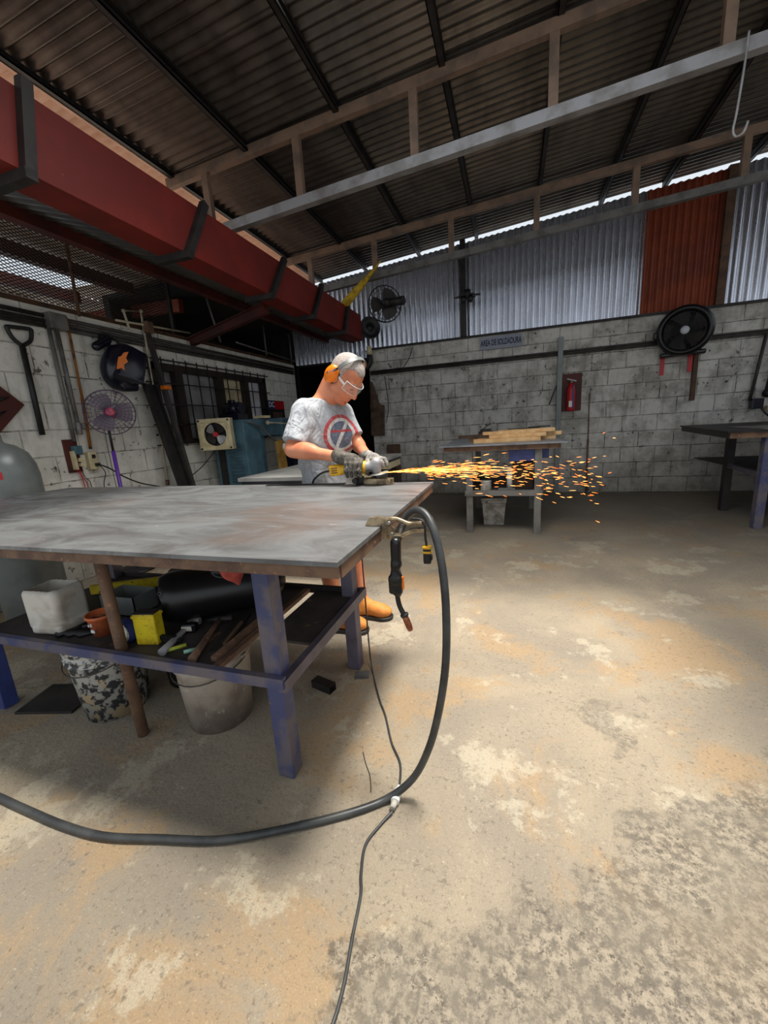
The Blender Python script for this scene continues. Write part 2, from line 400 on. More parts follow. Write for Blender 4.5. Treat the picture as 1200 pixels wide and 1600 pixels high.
# corrugated zinc above the block wall
z0 = 2.57
def zinc(x0, x1, y, zb, zt0, zt1, m, name='wall_back', pitch=.087):
    N = int((x1 - x0) / pitch * 8); vs, fs = [], []
    for j in range(2):
        for i in range(N + 1):
            x = x0 + (x1 - x0) * i / N; zt = zt0 + (zt1 - zt0) * i / N
            vs.append((x, y - .017 * math.sin(2 * PI * (x - x0) / pitch), zb if j == 0 else zt))
    for i in range(N): fs.append((i, i + 1, N + 2 + i, N + 1 + i))
    mb = MB(); mb.add(vs, fs, True); return struct(name, mb, m)
gap = .15
zinc(-3.9, 1.80, 7.09, 2.45, rz(-3.9) - gap, rz(1.8) - gap, MT['zinc'])
zinc(1.74, 2.68, 7.05, 2.59, rz(1.76) - gap - .02, rz(2.66) - gap - .02, MT['rustsheet'])
zinc(2.64, 5.3, 7.09, 2.59, rz(2.6) - gap, rz(5.3) - gap, MT['zinc'])
struct('trim_2', MB().bx(-2.42, 5.3, 7.0, 7.06, 2.555, 2.585), MT['dark'])
struct('trim_3', MB().bx(-.79, -.71, 6.97, 7.06, 2.58, 3.98), MT['dark'])       # dark post on the sheets
struct('trim_4', MB().bx(2.62, 2.72, 6.98, 7.04, 2.58, 4.22), MT['woodd'])
# dark passage behind the open left part of the rear wall
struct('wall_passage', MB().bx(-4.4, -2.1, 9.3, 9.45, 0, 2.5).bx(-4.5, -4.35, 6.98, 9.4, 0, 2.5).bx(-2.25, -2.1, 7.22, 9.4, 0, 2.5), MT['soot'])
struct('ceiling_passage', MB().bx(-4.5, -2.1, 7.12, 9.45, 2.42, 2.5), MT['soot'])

# roof purlins (lie along the depth of the hall)
PX = [(-3.31, .3), (-2.42, .3), (-1.48, .3), (-.55, 3.02), (.32, 3.02), (1.2, 3.02), (1.99, .3), (2.9, .3), (3.8, .3)]
for i, (x, y0) in enumerate(PX):
    big = i == 0
    m = MB(); zt = rz(x) - .016
    wd, hd = (.05, .045) if big else (.05, .09)
    m.bx(x - wd / 2, x + wd / 2, y0, 7.3, zt - .012, zt); m.bx(x - wd / 2, x - wd / 2 + .008, y0, 7.3, zt - hd, zt); m.bx(x - wd / 2, x + wd / 2, y0, 7.3, zt - hd, zt - hd + .01)
    m.bx(x + wd / 2 - .008, x + wd / 2, y0, 7.3, zt - hd, zt - hd + .03)
    where = ['the heavy black eave purlin at the edge of the pale roof strip', 'dark roof purlin next to the eave purlin, nearest the red beam', 'second thin dark roof purlin from the red beam side',
             'third thin dark roof purlin from the red beam side', 'thin dark roof purlin crossing above the middle of the trusses', 'thin dark roof purlin just left of the red oxide sheet',
             'thin dark roof purlin meeting the sky gap above the red oxide sheet', 'dark roof purlin near the right corner of the roof', 'rightmost dark roof purlin'][i]
    solo('roof_purlin', m, MT['black'] if big else MT['dark'], where, 'roof purlin', (x, y0, zt - hd), 'roof purlins under the zinc sheets')

# two flat trusses across the hall
def truss(Y, topz, botz, label, bot_m):
    """topz/botz: z at x=0, both chords follow the roof fall"""
    T = thing('roof_truss', label, 'truss', (-3.35, Y, botz(-3.35)), 'steel trusses across the hall')
    x0, x1 = -3.4, 5.3
    part = MB(); h = .085
    part.bar((x0, Y, topz(x0)), (x1, Y, topz(x1)), .06, h); part.build('top_chord', MT['steel_br'], T)
    MB().bar((x0 + .55, Y, botz(x0 + .55)), (x1, Y, botz(x1)), .075, .085).build('bottom_chord', bot_m, T)
    for x in (-2.93, -1.9, -.8, .28, 1.37, 2.42, 3.5, 4.6):
        MB().bx(x - .035, x + .035, Y - .028, Y + .028, botz(x) + .02, topz(x) - .02).build('vertical_strut', MT['steel_br'], T)
    return T
t1t = lambda x: 4.04 + .064 * x; t1b = lambda x: 3.49 + .067 * x
truss(3.9, t1t, t1b, 'near flat roof truss with pale lower chord crossing the whole ceiling', MT['steel'])
t2t = lambda x: 3.99 + .057 * x; t2b = lambda x: 3.505 + .063 * x
truss(6.1, t2t, t2b, 'far flat roof truss in front of the corrugated rear sheets', MT['conduit'])

# big red box beam with dark strap profiles
B = thing('box_beam', 'long red oxide box beam with dark straps running back above the left bay', 'beam', (-2.46, 3.5, 2.63))
MB().bx(-2.57, -2.35, .2, 6.58, 2.635, 3.02).build('beam_body', MT['red'], B)
for (yt, yb) in ((1.78, 1.70), (3.03, 2.76), (4.22, 3.87), (5.12, 4.78), (6.0, 5.75)):
    s_ = MB(); s_.bar((-2.325, yb, 2.60), (-2.325, yt, 3.06), .055, .05, (1, 0, 0)); s_.bar((-2.62, yb, 2.61), (-2.30, yb, 2.61), .055, .05)
    s_.build('strap', MT['dark'], B)
# the duct-like dark end of the beam: motor housing with a black bell
m = MB(); Rb = frame((0, 0, 1), (.6, -.8, .1))
m.lathe([(.0, -.06), (.10, -.06), (.15, -.03), (.17, .0), (.175, .05), (.16, .055), (.14, .02), (.04, .015), (.04, .04), (0, .045)], (-2.26, 6.72, 2.84), Rb)
solo('exhaust_bell', m, MT['black'], 'black round bell housing at the far end of the red beam', 'housing', (-2.3, 6.72, 2.8))

# lower bay left of the beam: gray sheet, dark red joists, wall plate
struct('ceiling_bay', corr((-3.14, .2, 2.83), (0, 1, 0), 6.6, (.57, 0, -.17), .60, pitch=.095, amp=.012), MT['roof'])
m = MB().bx(-3.17, -3.09, .2, 6.9, 2.735, 2.825); solo('ceiling_joist', m, MT['red_dark'], 'dark red joist running along above the wire mesh', 'joist', (-3.13, .2, 2.735))
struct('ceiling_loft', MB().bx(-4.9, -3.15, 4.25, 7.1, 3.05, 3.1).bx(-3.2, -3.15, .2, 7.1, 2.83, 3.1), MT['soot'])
struct('ceiling_loft', MB().bx(-4.0, -2.75, .2, 7.1, 3.12, 3.14), MT['lean'] if 'lean' in MT else MT['roof_pale'])  # added pale top that bounces daylight onto the eave strip
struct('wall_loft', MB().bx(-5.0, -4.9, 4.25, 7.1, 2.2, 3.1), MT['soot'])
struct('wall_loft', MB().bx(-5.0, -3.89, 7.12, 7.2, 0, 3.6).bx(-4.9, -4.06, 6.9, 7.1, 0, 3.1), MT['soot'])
m = MB().bar((-3.86, 4.42, 2.44), (-2.60, 4.2, 2.60), .07, .09); m.bar((-3.86, 4.42, 2.48), (-2.6, 4.2, 2.65), .12, .01)
solo('floor_joist', m, MT['red_dark'], 'dark red steel joist from the left wall top up to the red beam', 'joist', (-3.86, 4.42, 2.40))
m = MB().bx(-4.0, -3.9, .2, 6.98, 2.45, 2.50)
struct('trim_5', m, MT['woodd'])

# outside lean-to seen through the mesh
def lz(x): return 3.05 - (x + 3.9) * .03
MT['lean'] = sheet_mat('grey_outside_sheet', srgb(206, 188, 168), srgb(180, 162, 142), .5, .1)  # paled so the lean-to throws daylight up under the eave
lv_ = lambda a, b: (Vector((b - a, 0, lz(b) - lz(a))), math.hypot(b - a, lz(b) - lz(a)))
for a, b, ya, yb in ((-3.95, -4.8, .4, 6.4), (-4.8, -5.55, 4.15, 6.4), (-5.55, -8.2, .4, 6.4)):
    v, L = lv_(a, b); struct('ceiling_outside', corr((a, ya, lz(a) + .12), (0, 1, 0), yb - ya, v, L, pitch=.095), MT['lean'])
for i, (x, lab) in enumerate(((-4.45, 'dark outside purlin directly behind the wire mesh'), (-5.35, 'second dark outside purlin behind the mesh, beside the sky gap'), (-6.3, 'lowest dark outside purlin behind the mesh'))):
    solo('outside_purlin', MB().bx(x - .05, x + .05, .5, 4.2, lz(x) - .05, lz(x) + .07), MT['red_dark'], lab, 'purlin', (x, .5, lz(x) - .05), 'purlins outside the mesh')
solo('outside_rafter', MB().bar((-7.2, 4.6, 3.05), (-4.1, 4.6, 2.94), .08, .15), MT['rustsheet'], 'red oxide rafter outside behind the wire mesh', 'rafter', (-4.1, 4.6, 2.86))
struct('wall_outside', MB().bx(-7.6, -4.3, 5.4, 5.5, 0, 3.3).bx(-7.6, -4.3, .0, .1, 0, 2.4), MT['soot'])

# diamond mesh panel on the wall top
m = MB(); y0, y1, za, zb = 1.0, 4.16, 2.5, 3.09; px_, pz_ = .052, .026
H_ = zb - za; run = H_ * px_ / pz_
k = y0 - run
while k < y1:
    for s_ in (1, -1):
        a, b = k, k + run
        pa = [a, za if s_ > 0 else zb]; pb = [b, zb if s_ > 0 else za]
        sl = (pb[1] - pa[1]) / (b - a)
        if pa[0] < y0: pa = [y0, pa[1] + sl * (y0 - pa[0])]
        if pb[0] > y1: pb = [y1, pb[1] - sl * (pb[0] - y1)]
        if pb[0] - pa[0] > .01: m.bar((-3.885, pa[0], pa[1]), (-3.885, pb[0], pb[1]), .006, .006, (1, 0, 0))
    k += px_
MM = thing('mesh_panel', 'diamond wire mesh panel above the white wall letting the sky through', 'mesh panel', (-3.885, y0, za))
m.build('wire_mesh', MT['mesh'], MM)['kind'] = 'stuff'
MB().bx(-3.905, -3.865, y0, y1, zb, zb + .03).bx(-3.905, -3.865, y1, y1 + .03, za, zb).build('mesh_frame', MT['dark'], MM)
solo('brown_pole', MB().cyl((-3.80, 2.96, 2.42), (-3.80, 2.99, 3.22), .014, 8), MT['cream'] if False else MT['woodd'], 'thin brown pole standing up in front of the wire mesh', 'pole', (-3.8, 2.96, 2.42))

# window in the left wall: dark frame, milky panes, bar grille
wf = struct('window_1', MB().bx(-3.97, -3.86, 3.72, 3.80, 1.2, 2.13).bx(-3.97, -3.86, 5.87, 5.95, 1.2, 2.13).bx(-3.97, -3.86, 3.72, 5.95, 2.05, 2.13).bx(-3.97, -3.86, 3.72, 5.95, 1.2, 1.25), MT['glassframe'], None, (-3.9, 3.72, 1.2))
for a, b in ((4.05, 4.18), (4.80, 4.93), (5.38, 5.50)):
    MB().bx(-3.96, -3.87, a, b, 1.25, 2.05).build('mullion', MT['glassframe'], wf)
for a, b, mm in ((3.80, 4.05, 'pane'), (4.18, 4.80, 'pane'), (4.93, 5.38, 'cream'), (5.50, 5.87, 'pane')):
    MB().bx(-3.95, -3.94, a, b, 1.25, 2.05).build('pane', MT[mm], wf)
g = MB()
for y in np.arange(3.66, 6.0, .187): g.bx(-3.84, -3.83, y - .006, y + .006, 1.17, 2.19)
for z in (1.2, 1.43, 1.66, 1.90, 2.16): g.bx(-3.845, -3.83, 3.6, 6.0, z - .007, z + .007)
gr = solo('window_grille', g, MT['dark'], 'black bar grille over the window in the left wall', 'window grille', (-3.84, 3.6, 1.17))
# plaster/building paper outside window so that it reads against a pale wall
struct('wall_neighbour', MB().bx(-4.75, -4.7, 2.6, 5.3, 0, 2.3), MT['wall_l'])

# ------------------------------------------------------------------ main steel work table
TZ = .976
T = thing('work_table', 'large steel plate welding table with blue legs in the left foreground', 'work table', (-1.6, 1.4, 0))
MB().bx(-3.02, -.38, .79, 2.0, TZ - .012, TZ).build('table_top', MT['plate'], T)
a_ = MB(); a_.bx(-3.0, -.385, .80, .808, TZ - .045, TZ - .012); a_.bx(-3.0, -.385, 1.985, 1.992, TZ - .045, TZ - .012); a_.bx(-.393, -.385, .82, 1.99, TZ - .05, TZ - .012)
a_.bx(-3.0, -2.99, .8, 1.99, TZ - .045, TZ - .012); a_.bx(-2.9, -.45, 1.03, 1.07, TZ - .05, TZ - .012); a_.bx(-2.9, -.45, 1.75, 1.79, TZ - .05, TZ - .012); a_.bx(-.80, -.74, .85, 1.95, TZ - .06, TZ - .012)
a_.build('apron', MT['rust'], T)
for (x, y, mm) in ((-.80, 1.09, 'blueleg'), (-.80, 1.78, 'purplegrey'), (-2.44, 1.09, 'bluebright'), (-2.44, 1.78, 'blueleg')):
    l = MB(); l.bx(x - .033, x + .033, y - .033, y + .033, 0.002, TZ - .05, .004); l.build('leg', MT[mm], T)
MB().bx(-2.45, -.745, 1.03, 1.055, .405, .445).build('shelf_rail', MT['bluebright'] if False else MT['blueleg'], T)
MB().bar((-.755, 1.04, .41), (-.755, 1.86, .41), .03, .045).build('shelf_rail', MT['purplegrey'], T)
MB().bx(-2.45, -.76, 1.80, 1.825, .405, .445).build('shelf_rail', MT['dark'], T)
MB().bx(-2.44, -1.07, 1.055, 1.80, .412, .424).build('shelf_board', MT['shelfboard'], T)
MB().bx(-1.0, -.78, 1.30, 1.80, .412, .424).build('shelf_board', MT['shelfboard'], T)
MB().bar((-1.06, 1.06, .42), (-1.06, 1.8, .42), .03, .02).build('shelf_rail', MT['rust'], T)
solo('prop_pipe', MB().cyl((-1.551, 1.10, 0.002), (-1.551, 1.078, .93), .023, 14), MT['rust'], 'rusty brown pipe propping up the front of the work table', 'pipe', (-1.551, 1.09, 0))

# ------------------------------------------------------------------ signed-distance modeller for the soft shapes
class SDF:
    def __init__(s, lo, hi, h):
        s.h = h; s.lo = np.array(lo, float); s.n = np.ceil((np.array(hi, float) - s.lo) / h).astype(int) + 1
        s.g = np.full(s.n, 1.0, np.float32)
        s.ax = [s.lo[i] + h * np.arange(s.n[i]) for i in range(3)]
    def _sub(s, lo, hi, mrg):
        i0 = [max(0, int((lo[i] - mrg - s.lo[i]) / s.h)) for i in range(3)]
        i1 = [min(s.n[i], int((hi[i] + mrg - s.lo[i]) / s.h) + 2) for i in range(3)]
        if any(i1[i] <= i0[i] for i in range(3)): return None
        sl = tuple(slice(i0[i], i1[i]) for i in range(3))
        X, Y, Z = np.meshgrid(*[s.ax[i][sl[i]] for i in range(3)], indexing='ij')
        return sl, X, Y, Z
    def _comb(s, sl, d, k, op):
        a = s.g[sl]
        if op == 'sub': b = -d; s.g[sl] = np.maximum(a, b) if k <= 0 else -(_smin(-a, -b, k))
        elif op == 'int': s.g[sl] = np.maximum(a, d)
        else: s.g[sl] = np.minimum(a, d) if k <= 0 else _smin(a, d, k)
    def cap(s, a, b, ra, rb=None, k=.02, op='add'):
        a = np.array(a, float); b = np.array(b, float); rb = ra if rb is None else rb
        R = max(ra, rb); q = s._sub(np.minimum(a, b) - R, np.maximum(a, b) + R, k + 3 * s.h)
        if q is None: return s
        sl, X, Y, Z = q; ab = b - a; L = ab @ ab
        t = np.clip(((X - a[0]) * ab[0] + (Y - a[1]) * ab[1] + (Z - a[2]) * ab[2]) / max(L, 1e-9), 0, 1)
        d = np.sqrt((X - a[0] - t * ab[0]) ** 2 + (Y - a[1] - t * ab[1]) ** 2 + (Z - a[2] - t * ab[2]) ** 2) - (ra + (rb - ra) * t)
        s._comb(sl, d.astype(np.float32), k, op); return s
    def ell(s, c, r, R=None, k=.02, op='add'):
        c = np.array(c, float); m = max(r); q = s._sub(c - m, c + m, k + 3 * s.h)
        if q is None: return s
        sl, X, Y, Z = q; P = [X - c[0], Y - c[1], Z - c[2]]
        if R is not None:
            R = np.array(R); P = [R[0, i] * P[0] + R[1, i] * P[1] + R[2, i] * P[2] for i in range(3)]
        k0 = np.sqrt((P[0] / r[0]) ** 2 + (P[1] / r[1]) ** 2 + (P[2] / r[2]) ** 2)
        k1 = np.sqrt((P[0] / r[0] ** 2) ** 2 + (P[1] / r[1] ** 2) ** 2 + (P[2] / r[2] ** 2) ** 2)
        d = k0 * (k0 - 1) / np.maximum(k1, 1e-6); d = np.where(k0 < 1e-3, -min(r), d)
        s._comb(sl, d.astype(np.float32), k, op); return s
    def box(s, c, hf, R=None, k=.01, op='add', rnd=0.0):
        c = np.array(c, float); m = float(np.linalg.norm(hf)); q = s._sub(c - m, c + m, k + 3 * s.h)
        if q is None: return s
        sl, X, Y, Z = q; P = [X - c[0], Y - c[1], Z - c[2]]
        if R is not None:
            R = np.array(R); P = [R[0, i] * P[0] + R[1, i] * P[1] + R[2, i] * P[2] for i in range(3)]
        Q = [np.abs(P[i]) - (hf[i] - rnd) for i in range(3)]
        d = np.sqrt(sum(np.maximum(u, 0) ** 2 for u in Q)) + np.minimum(np.maximum(Q[0], np.maximum(Q[1], Q[2])), 0) - rnd
        s._comb(sl, d.astype(np.float32), k, op); return s
    def fn(s, lo, hi, f, add=True):
        q = s._sub(lo, hi, 0)
        if q is None: return s
        sl, X, Y, Z = q; s.g[sl] = f(s.g[sl], X, Y, Z); return s
    def mesh(s, name, m, parent=None, loc=None, smooth=1):
        g = s.g; ins = g < 0
        nx, ny, nz = g.shape
        corners = [(i, j, k) for i in (0, 1) for j in (0, 1) for k in (0, 1)]
        cnt = sum(ins[i:nx - 1 + i, j:ny - 1 + j, k:nz - 1 + k].astype(np.int8) for i, j, k in corners)
        act = (cnt > 0) & (cnt < 8); idx = -np.ones(act.shape, np.int64); A = np.argwhere(act); idx[act] = np.arange(len(A))
        acc = np.zeros((len(A), 3)); num = np.zeros(len(A))
        for axn in range(3):
            for c0 in corners:
                if c0[axn] == 1: continue
                c1 = list(c0); c1[axn] = 1
                a = g[A[:, 0] + c0[0], A[:, 1] + c0[1], A[:, 2] + c0[2]]; b = g[A[:, 0] + c1[0], A[:, 1] + c1[1], A[:, 2] + c1[2]]
                x = (a < 0) != (b < 0); t = np.where(x, a / np.where(x, a - b, 1), 0)
                p = np.tile(np.array(c0, float), (len(A), 1)); p[:, axn] += t
                acc += p * x[:, None]; num += x
        V = (A + acc / np.maximum(num, 1)[:, None]) * s.h + s.lo
        F = []
        for axn in range(3):
            sh = [slice(0, None)] * 3
            a = ins[tuple(slice(0, -1) if i == axn else slice(0, None) for i in range(3))]
            b = ins[tuple(slice(1, None) if i == axn else slice(0, None) for i in range(3))]
            E_ = np.argwhere(a != b); fl = a[tuple(E_.T)]
            u, v = [(1, 2), (2, 0), (0, 1)][axn]
            ok = (E_[:, u] > 0) & (E_[:, v] > 0) & (E_[:, u] < g.shape[u] - 1) & (E_[:, v] < g.shape[v] - 1); E_ = E_[ok]; fl = fl[ok]
            def at(du, dv):
                q = E_.copy(); q[:, u] -= du; q[:, v] -= dv; return idx[tuple(q.T)]
            q = np.stack([at(1, 1), at(0, 1), at(0, 0), at(1, 0)], 1); q[~fl] = q[~fl][:, ::-1]; F.append(q)
        F = np.concatenate(F); F = F[(F >= 0).all(1)]
        for _ in range(smooth):
            S = np.zeros_like(V); Nn = np.zeros(len(V))
            for a_, b_ in ((0, 1), (1, 2), (2, 3), (3, 0)):
                np.add.at(S, F[:, a_], V[F[:, b_]]); np.add.at(S, F[:, b_], V[F[:, a_]]); np.add.at(Nn, F[:, a_], 1); np.add.at(Nn, F[:, b_], 1)
            V = V * .5 + .5 * S / np.maximum(Nn, 1)[:, None]
        off = np.array(wloc(parent)) if parent is not None else np.array(loc if loc is not None else (0, 0, 0), float)
        me = bpy.data.meshes.new(name); me.vertices.add(len(V)); me.vertices.foreach_set('co', (V - off).astype(np.float32).ravel())
        me.loops.add(F.size); me.loops.foreach_set('vertex_index', F.astype(np.int32).ravel())
        me.polygons.add(len(F)); me.polygons.foreach_set('loop_start', np.arange(0, F.size, 4, dtype=np.int32)); me.polygons.foreach_set('loop_total', np.full(len(F), 4, np.int32))
        me.update(calc_edges=True); me.validate(); me.polygons.foreach_set('use_smooth', [True] * len(me.polygons))
        o = bpy.data.objects.new(name, me); C.objects.link(o)
        if m is not None: me.materials.append(m)
        if parent is not None: o.parent = parent
        else: o.location = Vector(off)
        return o
def _smin(a, b, k):
    h = np.maximum(k - np.abs(a - b), 0) / k
    return np.minimum(a, b) - h * h * k * .25

def text_mesh(s, size, m, parent, loc, R, name='lettering', sx=1.0, bold=0.012):
    cu = bpy.data.curves.new('t', 'FONT'); cu.body = s; cu.size = size; cu.align_x = 'CENTER'; cu.align_y = 'CENTER'; cu.extrude = .001; cu.offset = size * bold
    ob = bpy.data.objects.new('t', cu); C.objects.link(ob); bpy.context.view_layer.update()
    me = bpy.data.meshes.new_from_object(ob.evaluated_get(bpy.context.evaluated_depsgraph_get())); bpy.data.objects.remove(ob)
    off = wloc(parent)
    for v in me.vertices: v.co = R @ Vector((v.co.x * sx, v.co.y, v.co.z)) + Vector(loc) - off
    me.materials.clear(); me.materials.append(m); o = bpy.data.objects.new(name, me); C.objects.link(o); o.parent = parent; return o
RB = Matrix(((1, 0, 0), (0, 0, -1), (0, 1, 0)))         # text upright facing -Y
RL = Matrix(((0, 0, 1), (1, 0, 0), (0, 1, 0)))          # text upright facing +X (reads along +Y)

# ------------------------------------------------------------------ welding gear clamped to the table edge
K = thing('locking_pliers', 'bronze coloured locking pliers clamped on the right edge of the work table', 'pliers', (-.38, 1.12, TZ))
m = MB(); m.prism([(-.045, .004), (-.03, .026), (.0, .03), (.03, .022), (.03, .004), (.0, .002), (-.03, .001)], -.008, .008, (-.385, 1.12, TZ), Matrix(((1, 0, 0), (0, 0, -1), (0, 1, 0))))
m.build('upper_jaw', MT['chrome'], K)
m = MB(); m.prism([(.008, -.002), (.008, -.03), (.02, -.042), (.045, -.038), (.05, -.01), (.03, .002)], -.008, .008, (-.385, 1.12, TZ), Matrix(((1, 0, 0), (0, 0, -1), (0, 1, 0))))
m.build('lower_jaw', MT['chrome'], K)
m = MB(); m.tube(sp([(-.365, 1.12, TZ + .02), (-.33, 1.12, TZ + .022), (-.29, 1.12, TZ + .008), (-.25, 1.12, TZ + .012)]), .0075, 8); m.cyl((-.245, 1.12, TZ + .014), (-.225, 1.12, TZ + .022), .006, 10)
m.cyl((-.225, 1.12, TZ + .022), (-.22, 1.12, TZ + .024), .011, 12); m.build('upper_handle', MT['chrome'], K)
m = MB(); m.tube(sp([(-.36, 1.12, TZ - .03), (-.32, 1.12, TZ - .028), (-.28, 1.12, TZ - .012), (-.235, 1.12, TZ - .01)]), [.009] * 9 + [.0075] * 16, 8); m.build('lower_handle', MT['chrome'], K)
MB().cyl((-.352, 1.107, TZ + .012), (-.352, 1.133, TZ + .012), .005, 10).build('rivet', MT['steel'], K); MB().cyl((-.345, 1.107, TZ - .022), (-.345, 1.133, TZ - .022), .005, 10).build('rivet', MT['steel'], K)

W = thing('welding_torch', 'black welding torch with orange trigger and copper nozzle hanging from the pliers', 'welding torch', (-.333, 1.1, .65))
MB().tube(sp([(-.322, 1.163, .975), (-.326, 1.14, .95), (-.331, 1.1, .92)]), .0105, 12).build('neck_boot', MT['black'], W)
gsp = MB()
for i in range(11): z_ = .968 - i * .0038; gsp.lathe([(.0112, -.0015), (.0128, 0), (.0112, .0015)], (-.3225 - i * .0007, 1.158 - i * .005, z_), frame((1, 0, 0), (0, .75, .6)), 14)
gsp.build('spring_guard', MT['conduit_d'], W)
h = SDF((-.38, 1.06, .74), (-.28, 1.14, .95), .0022)
h.cap((-.331, 1.1, .93), (-.333, 1.1, .86), .0165, .0155, 0).cap((-.333, 1.1, .86), (-.337, 1.1, .81), .014, .019, .01).box((-.338, 1.1, .795), (.021, .013, .03), None, .008, rnd=.008).cap((-.337, 1.1, .785), (-.333, 1.1, .763), .015, .011, .008)
h.ell((-.312, 1.1, .84), (.008, .02, .012), None, .006, 'sub')
h.mesh('handle', MT['blackgloss'], W)
MB().box((-.3155, 1.1, .802), (.008, .012, .042), None, .002).build('trigger', MT['orange'], W)
MB().tube(sp([(-.334, 1.1, .77), (-.334, 1.1, .748), (-.329, 1.1, .722), (-.317, 1.1, .695)]), .0078, 12).lathe([(.0075, -.005), (.013, -.004), (.013, .003), (.008, .004)], (-.3155, 1.1, .694), frame((1, 0, 0), (.35, 0, -.94)), 16).build('gooseneck', MT['black'], W)
MB().lathe([(.004, -.002), (.0095, 0), (.0105, .012), (.0105, .03), (.0095, .042), (.0078, .05), (.0065, .05), (.0065, .03)], (-.3145, 1.1, .691), frame((1, 0, 0), (.33, 0, -.94)), 20).build('nozzle', MT['copper'], W)
hose = sp([(-.322, 1.165, .975), (-.305, 1.165, 1.000), (-.272, 1.150, 1.020), (-.235, 1.12, 1.006), (-.205, 1.09, .95), (-.185, 1.07, .85), (-.178, 1.06, .72), (-.185, 1.06, .56), (-.21, 1.065, .40), (-.25, 1.08, .24), (-.31, 1.085, .10), (-.395, 1.06, .02),
           (-.50, .985, .0135), (-.69, .877, .0135), (-.88, .79, .0135), (-1.078, .742, .0135), (-1.27, .70, .0135), (-1.45, .692, .0135), (-1.66, .70, .0135), (-1.9, .71, .0135), (-2.3, .70, .0135), (-2.8, .62, .0135)], 10)
MB().tube(hose, .0122, 12).build('torch_hose', MT['hose'], W)

Pg = thing('hanging_plug', 'small black connector with two yellow bands hanging beside the welding hose', 'plug', (-.236, 1.1, .865))
MB().tube(sp([(-.28, 1.11, 1.003), (-.25, 1.105, 1.0), (-.24, 1.1, .985), (-.239, 1.1, .95), (-.2365, 1.1, .925)]), .0035, 8).build('cord', MT['black'], Pg)
MB().box((-.2355, 1.1, .893), (.023, .018, .05), None, .005).box((-.223, 1.1, .888), (.006, .012, .016), None, .002).build('plug_body', MT['blackgloss'], Pg)
MB().box((-.2355, 1.1, .919), (.026, .021, .009), None, .003).box((-.2355, 1.1, .9045), (.0255, .0205, .008), None, .003).build('yellow_band', MT['yellow'], Pg)

X_ = thing('extension_cable', 'thin grey extension cable with white coupling running over the floor right of the table', 'cable', (-.37, 1.05, 0))
MB().tube(sp([(-.742, 1.84, .93), (-.745, 1.85, .5), (-.742, 1.845, .12), (-.70, 1.76, .006), (-.64, 1.64, .005), (-.58, 1.53, .005), (-.53, 1.45, .005), (-.46, 1.31, .005), (-.40, 1.22, .005), (-.377, 1.13, .006), (-.372, 1.10, .010)], 10), .0042, 8).build('cord', MT['hose'], X_)
MB().tube(sp([(-.372, 1.02, .012), (-.40, .97, .006), (-.425, .90, .005), (-.41, .82, .005), (-.392, .77, .005), (-.38, .68, .005), (-.365, .58, .005), (-.37, .50, .005), (-.42, .40, .005), (-.45, .2, .005)], 10), .0046, 8).build('cord', MT['hose'], X_)
MB().cyl((-.372, 1.095, .019), (-.372, 1.05, .019), .015, 14).cyl((-.372, 1.11, .017), (-.372, 1.09, .019), .010, 12).build('coupling', MT['white'], X_)
MB().cyl((-.372, 1.05, .019), (-.374, 1.025, .018), .012, 14, .009).build('plug', MT['pail'], X_)
solo('loose_wire', MB().tube(sp([(-.56, 1.24, .003), (-.53, 1.19, .003), (-.495, 1.14, .003), (-.47, 1.08, .003)]), .0016, 6), MT['conduit_d'], 'short loose wire lying on the floor inside the cable loop', 'wire', (-.5, 1.15, 0))

# ------------------------------------------------------------------ under and on the table shelf
SZ = .424
def bucket(name, label, c, rb, rt, hgt, m, wire=True, grp=None):
    Bk = thing(name, label, 'bucket', (c[0], c[1], c[2]), grp)
    b = MB().lathe([(0, .004), (rb - .006, .004), (rb, .0), (rb + (rt - rb) * .78, hgt * .78), (rt - .002, hgt * .80), (rt + .004, hgt * .80), (rt + .004, hgt * .815), (rt, hgt * .82), (rt + .002, hgt * .87), (rt + .006, hgt * .87), (rt + .006, hgt * .885), (rt + .001, hgt * .89),
                       (rt + .004, hgt * .975), (rt + .008, hgt * .98), (rt + .008, hgt), (rt - .002, hgt), (rt - .006, hgt * .9), (rb - .006, .012), (0, .012)], c, None, 40)
    b.build('bucket_body', m, Bk)
    if wire:
        pts = []
        for i in range(17):
            a = PI * i / 16; r = rt + .012
            pts.append((c[0] + r * math.cos(a), c[1] - r * math.sin(a) * 1.0, c[2] + hgt * .86 - .055 * math.sin(a)))
        MB().tube(pts, .003, 6).build('wire_handle', MT['conduit_d'], Bk)
        MB().box((c[0] + rt + .006, c[1], c[2] + hgt * .85), (.012, .03, .03)).build('handle_lug', m, Bk); MB().box((c[0] - rt - .006, c[1], c[2] + hgt * .85), (.012, .03, .03)).build('handle_lug', m, Bk)
    return Bk
bucket('bucket', 'paint spattered bucket with black and cream drips on the floor under the table', (-1.86, 1.235, 0), .135, .165, .375, MT['paintbucket'])
bucket('bucket', 'plain dusty grey bucket on the floor under the table, right of the rusty prop pipe', (-1.29, 1.30, 0), .138, .165, .375, MT['bucket'])
bucket('bucket', 'dark bucket standing behind the paint spattered bucket under the table', (-1.66, 1.52, 0), .12, .14, .33, MT['dark'], False)
solo('floor_mat', MB().box((-2.2, 1.19, .006), (.30, .22, .012), rotm(.25), .003), MT['dark'], 'thin dark rectangular plate lying on the floor left of the spattered bucket', 'plate', (-2.2, 1.19, 0))
tb = MB(); R_ = rotm(-.28)
for (dy, dz, w1, h1) in ((-.0225, .02, .004, .04), (.0225, .02, .004, .04), (0, .002, .045, .004), (0, .038, .045, .004)): tb.box(Vector((-.893, 1.57, 0)) + R_ @ Vector((0, dy, dz)), (.12, w1, h1), R_)
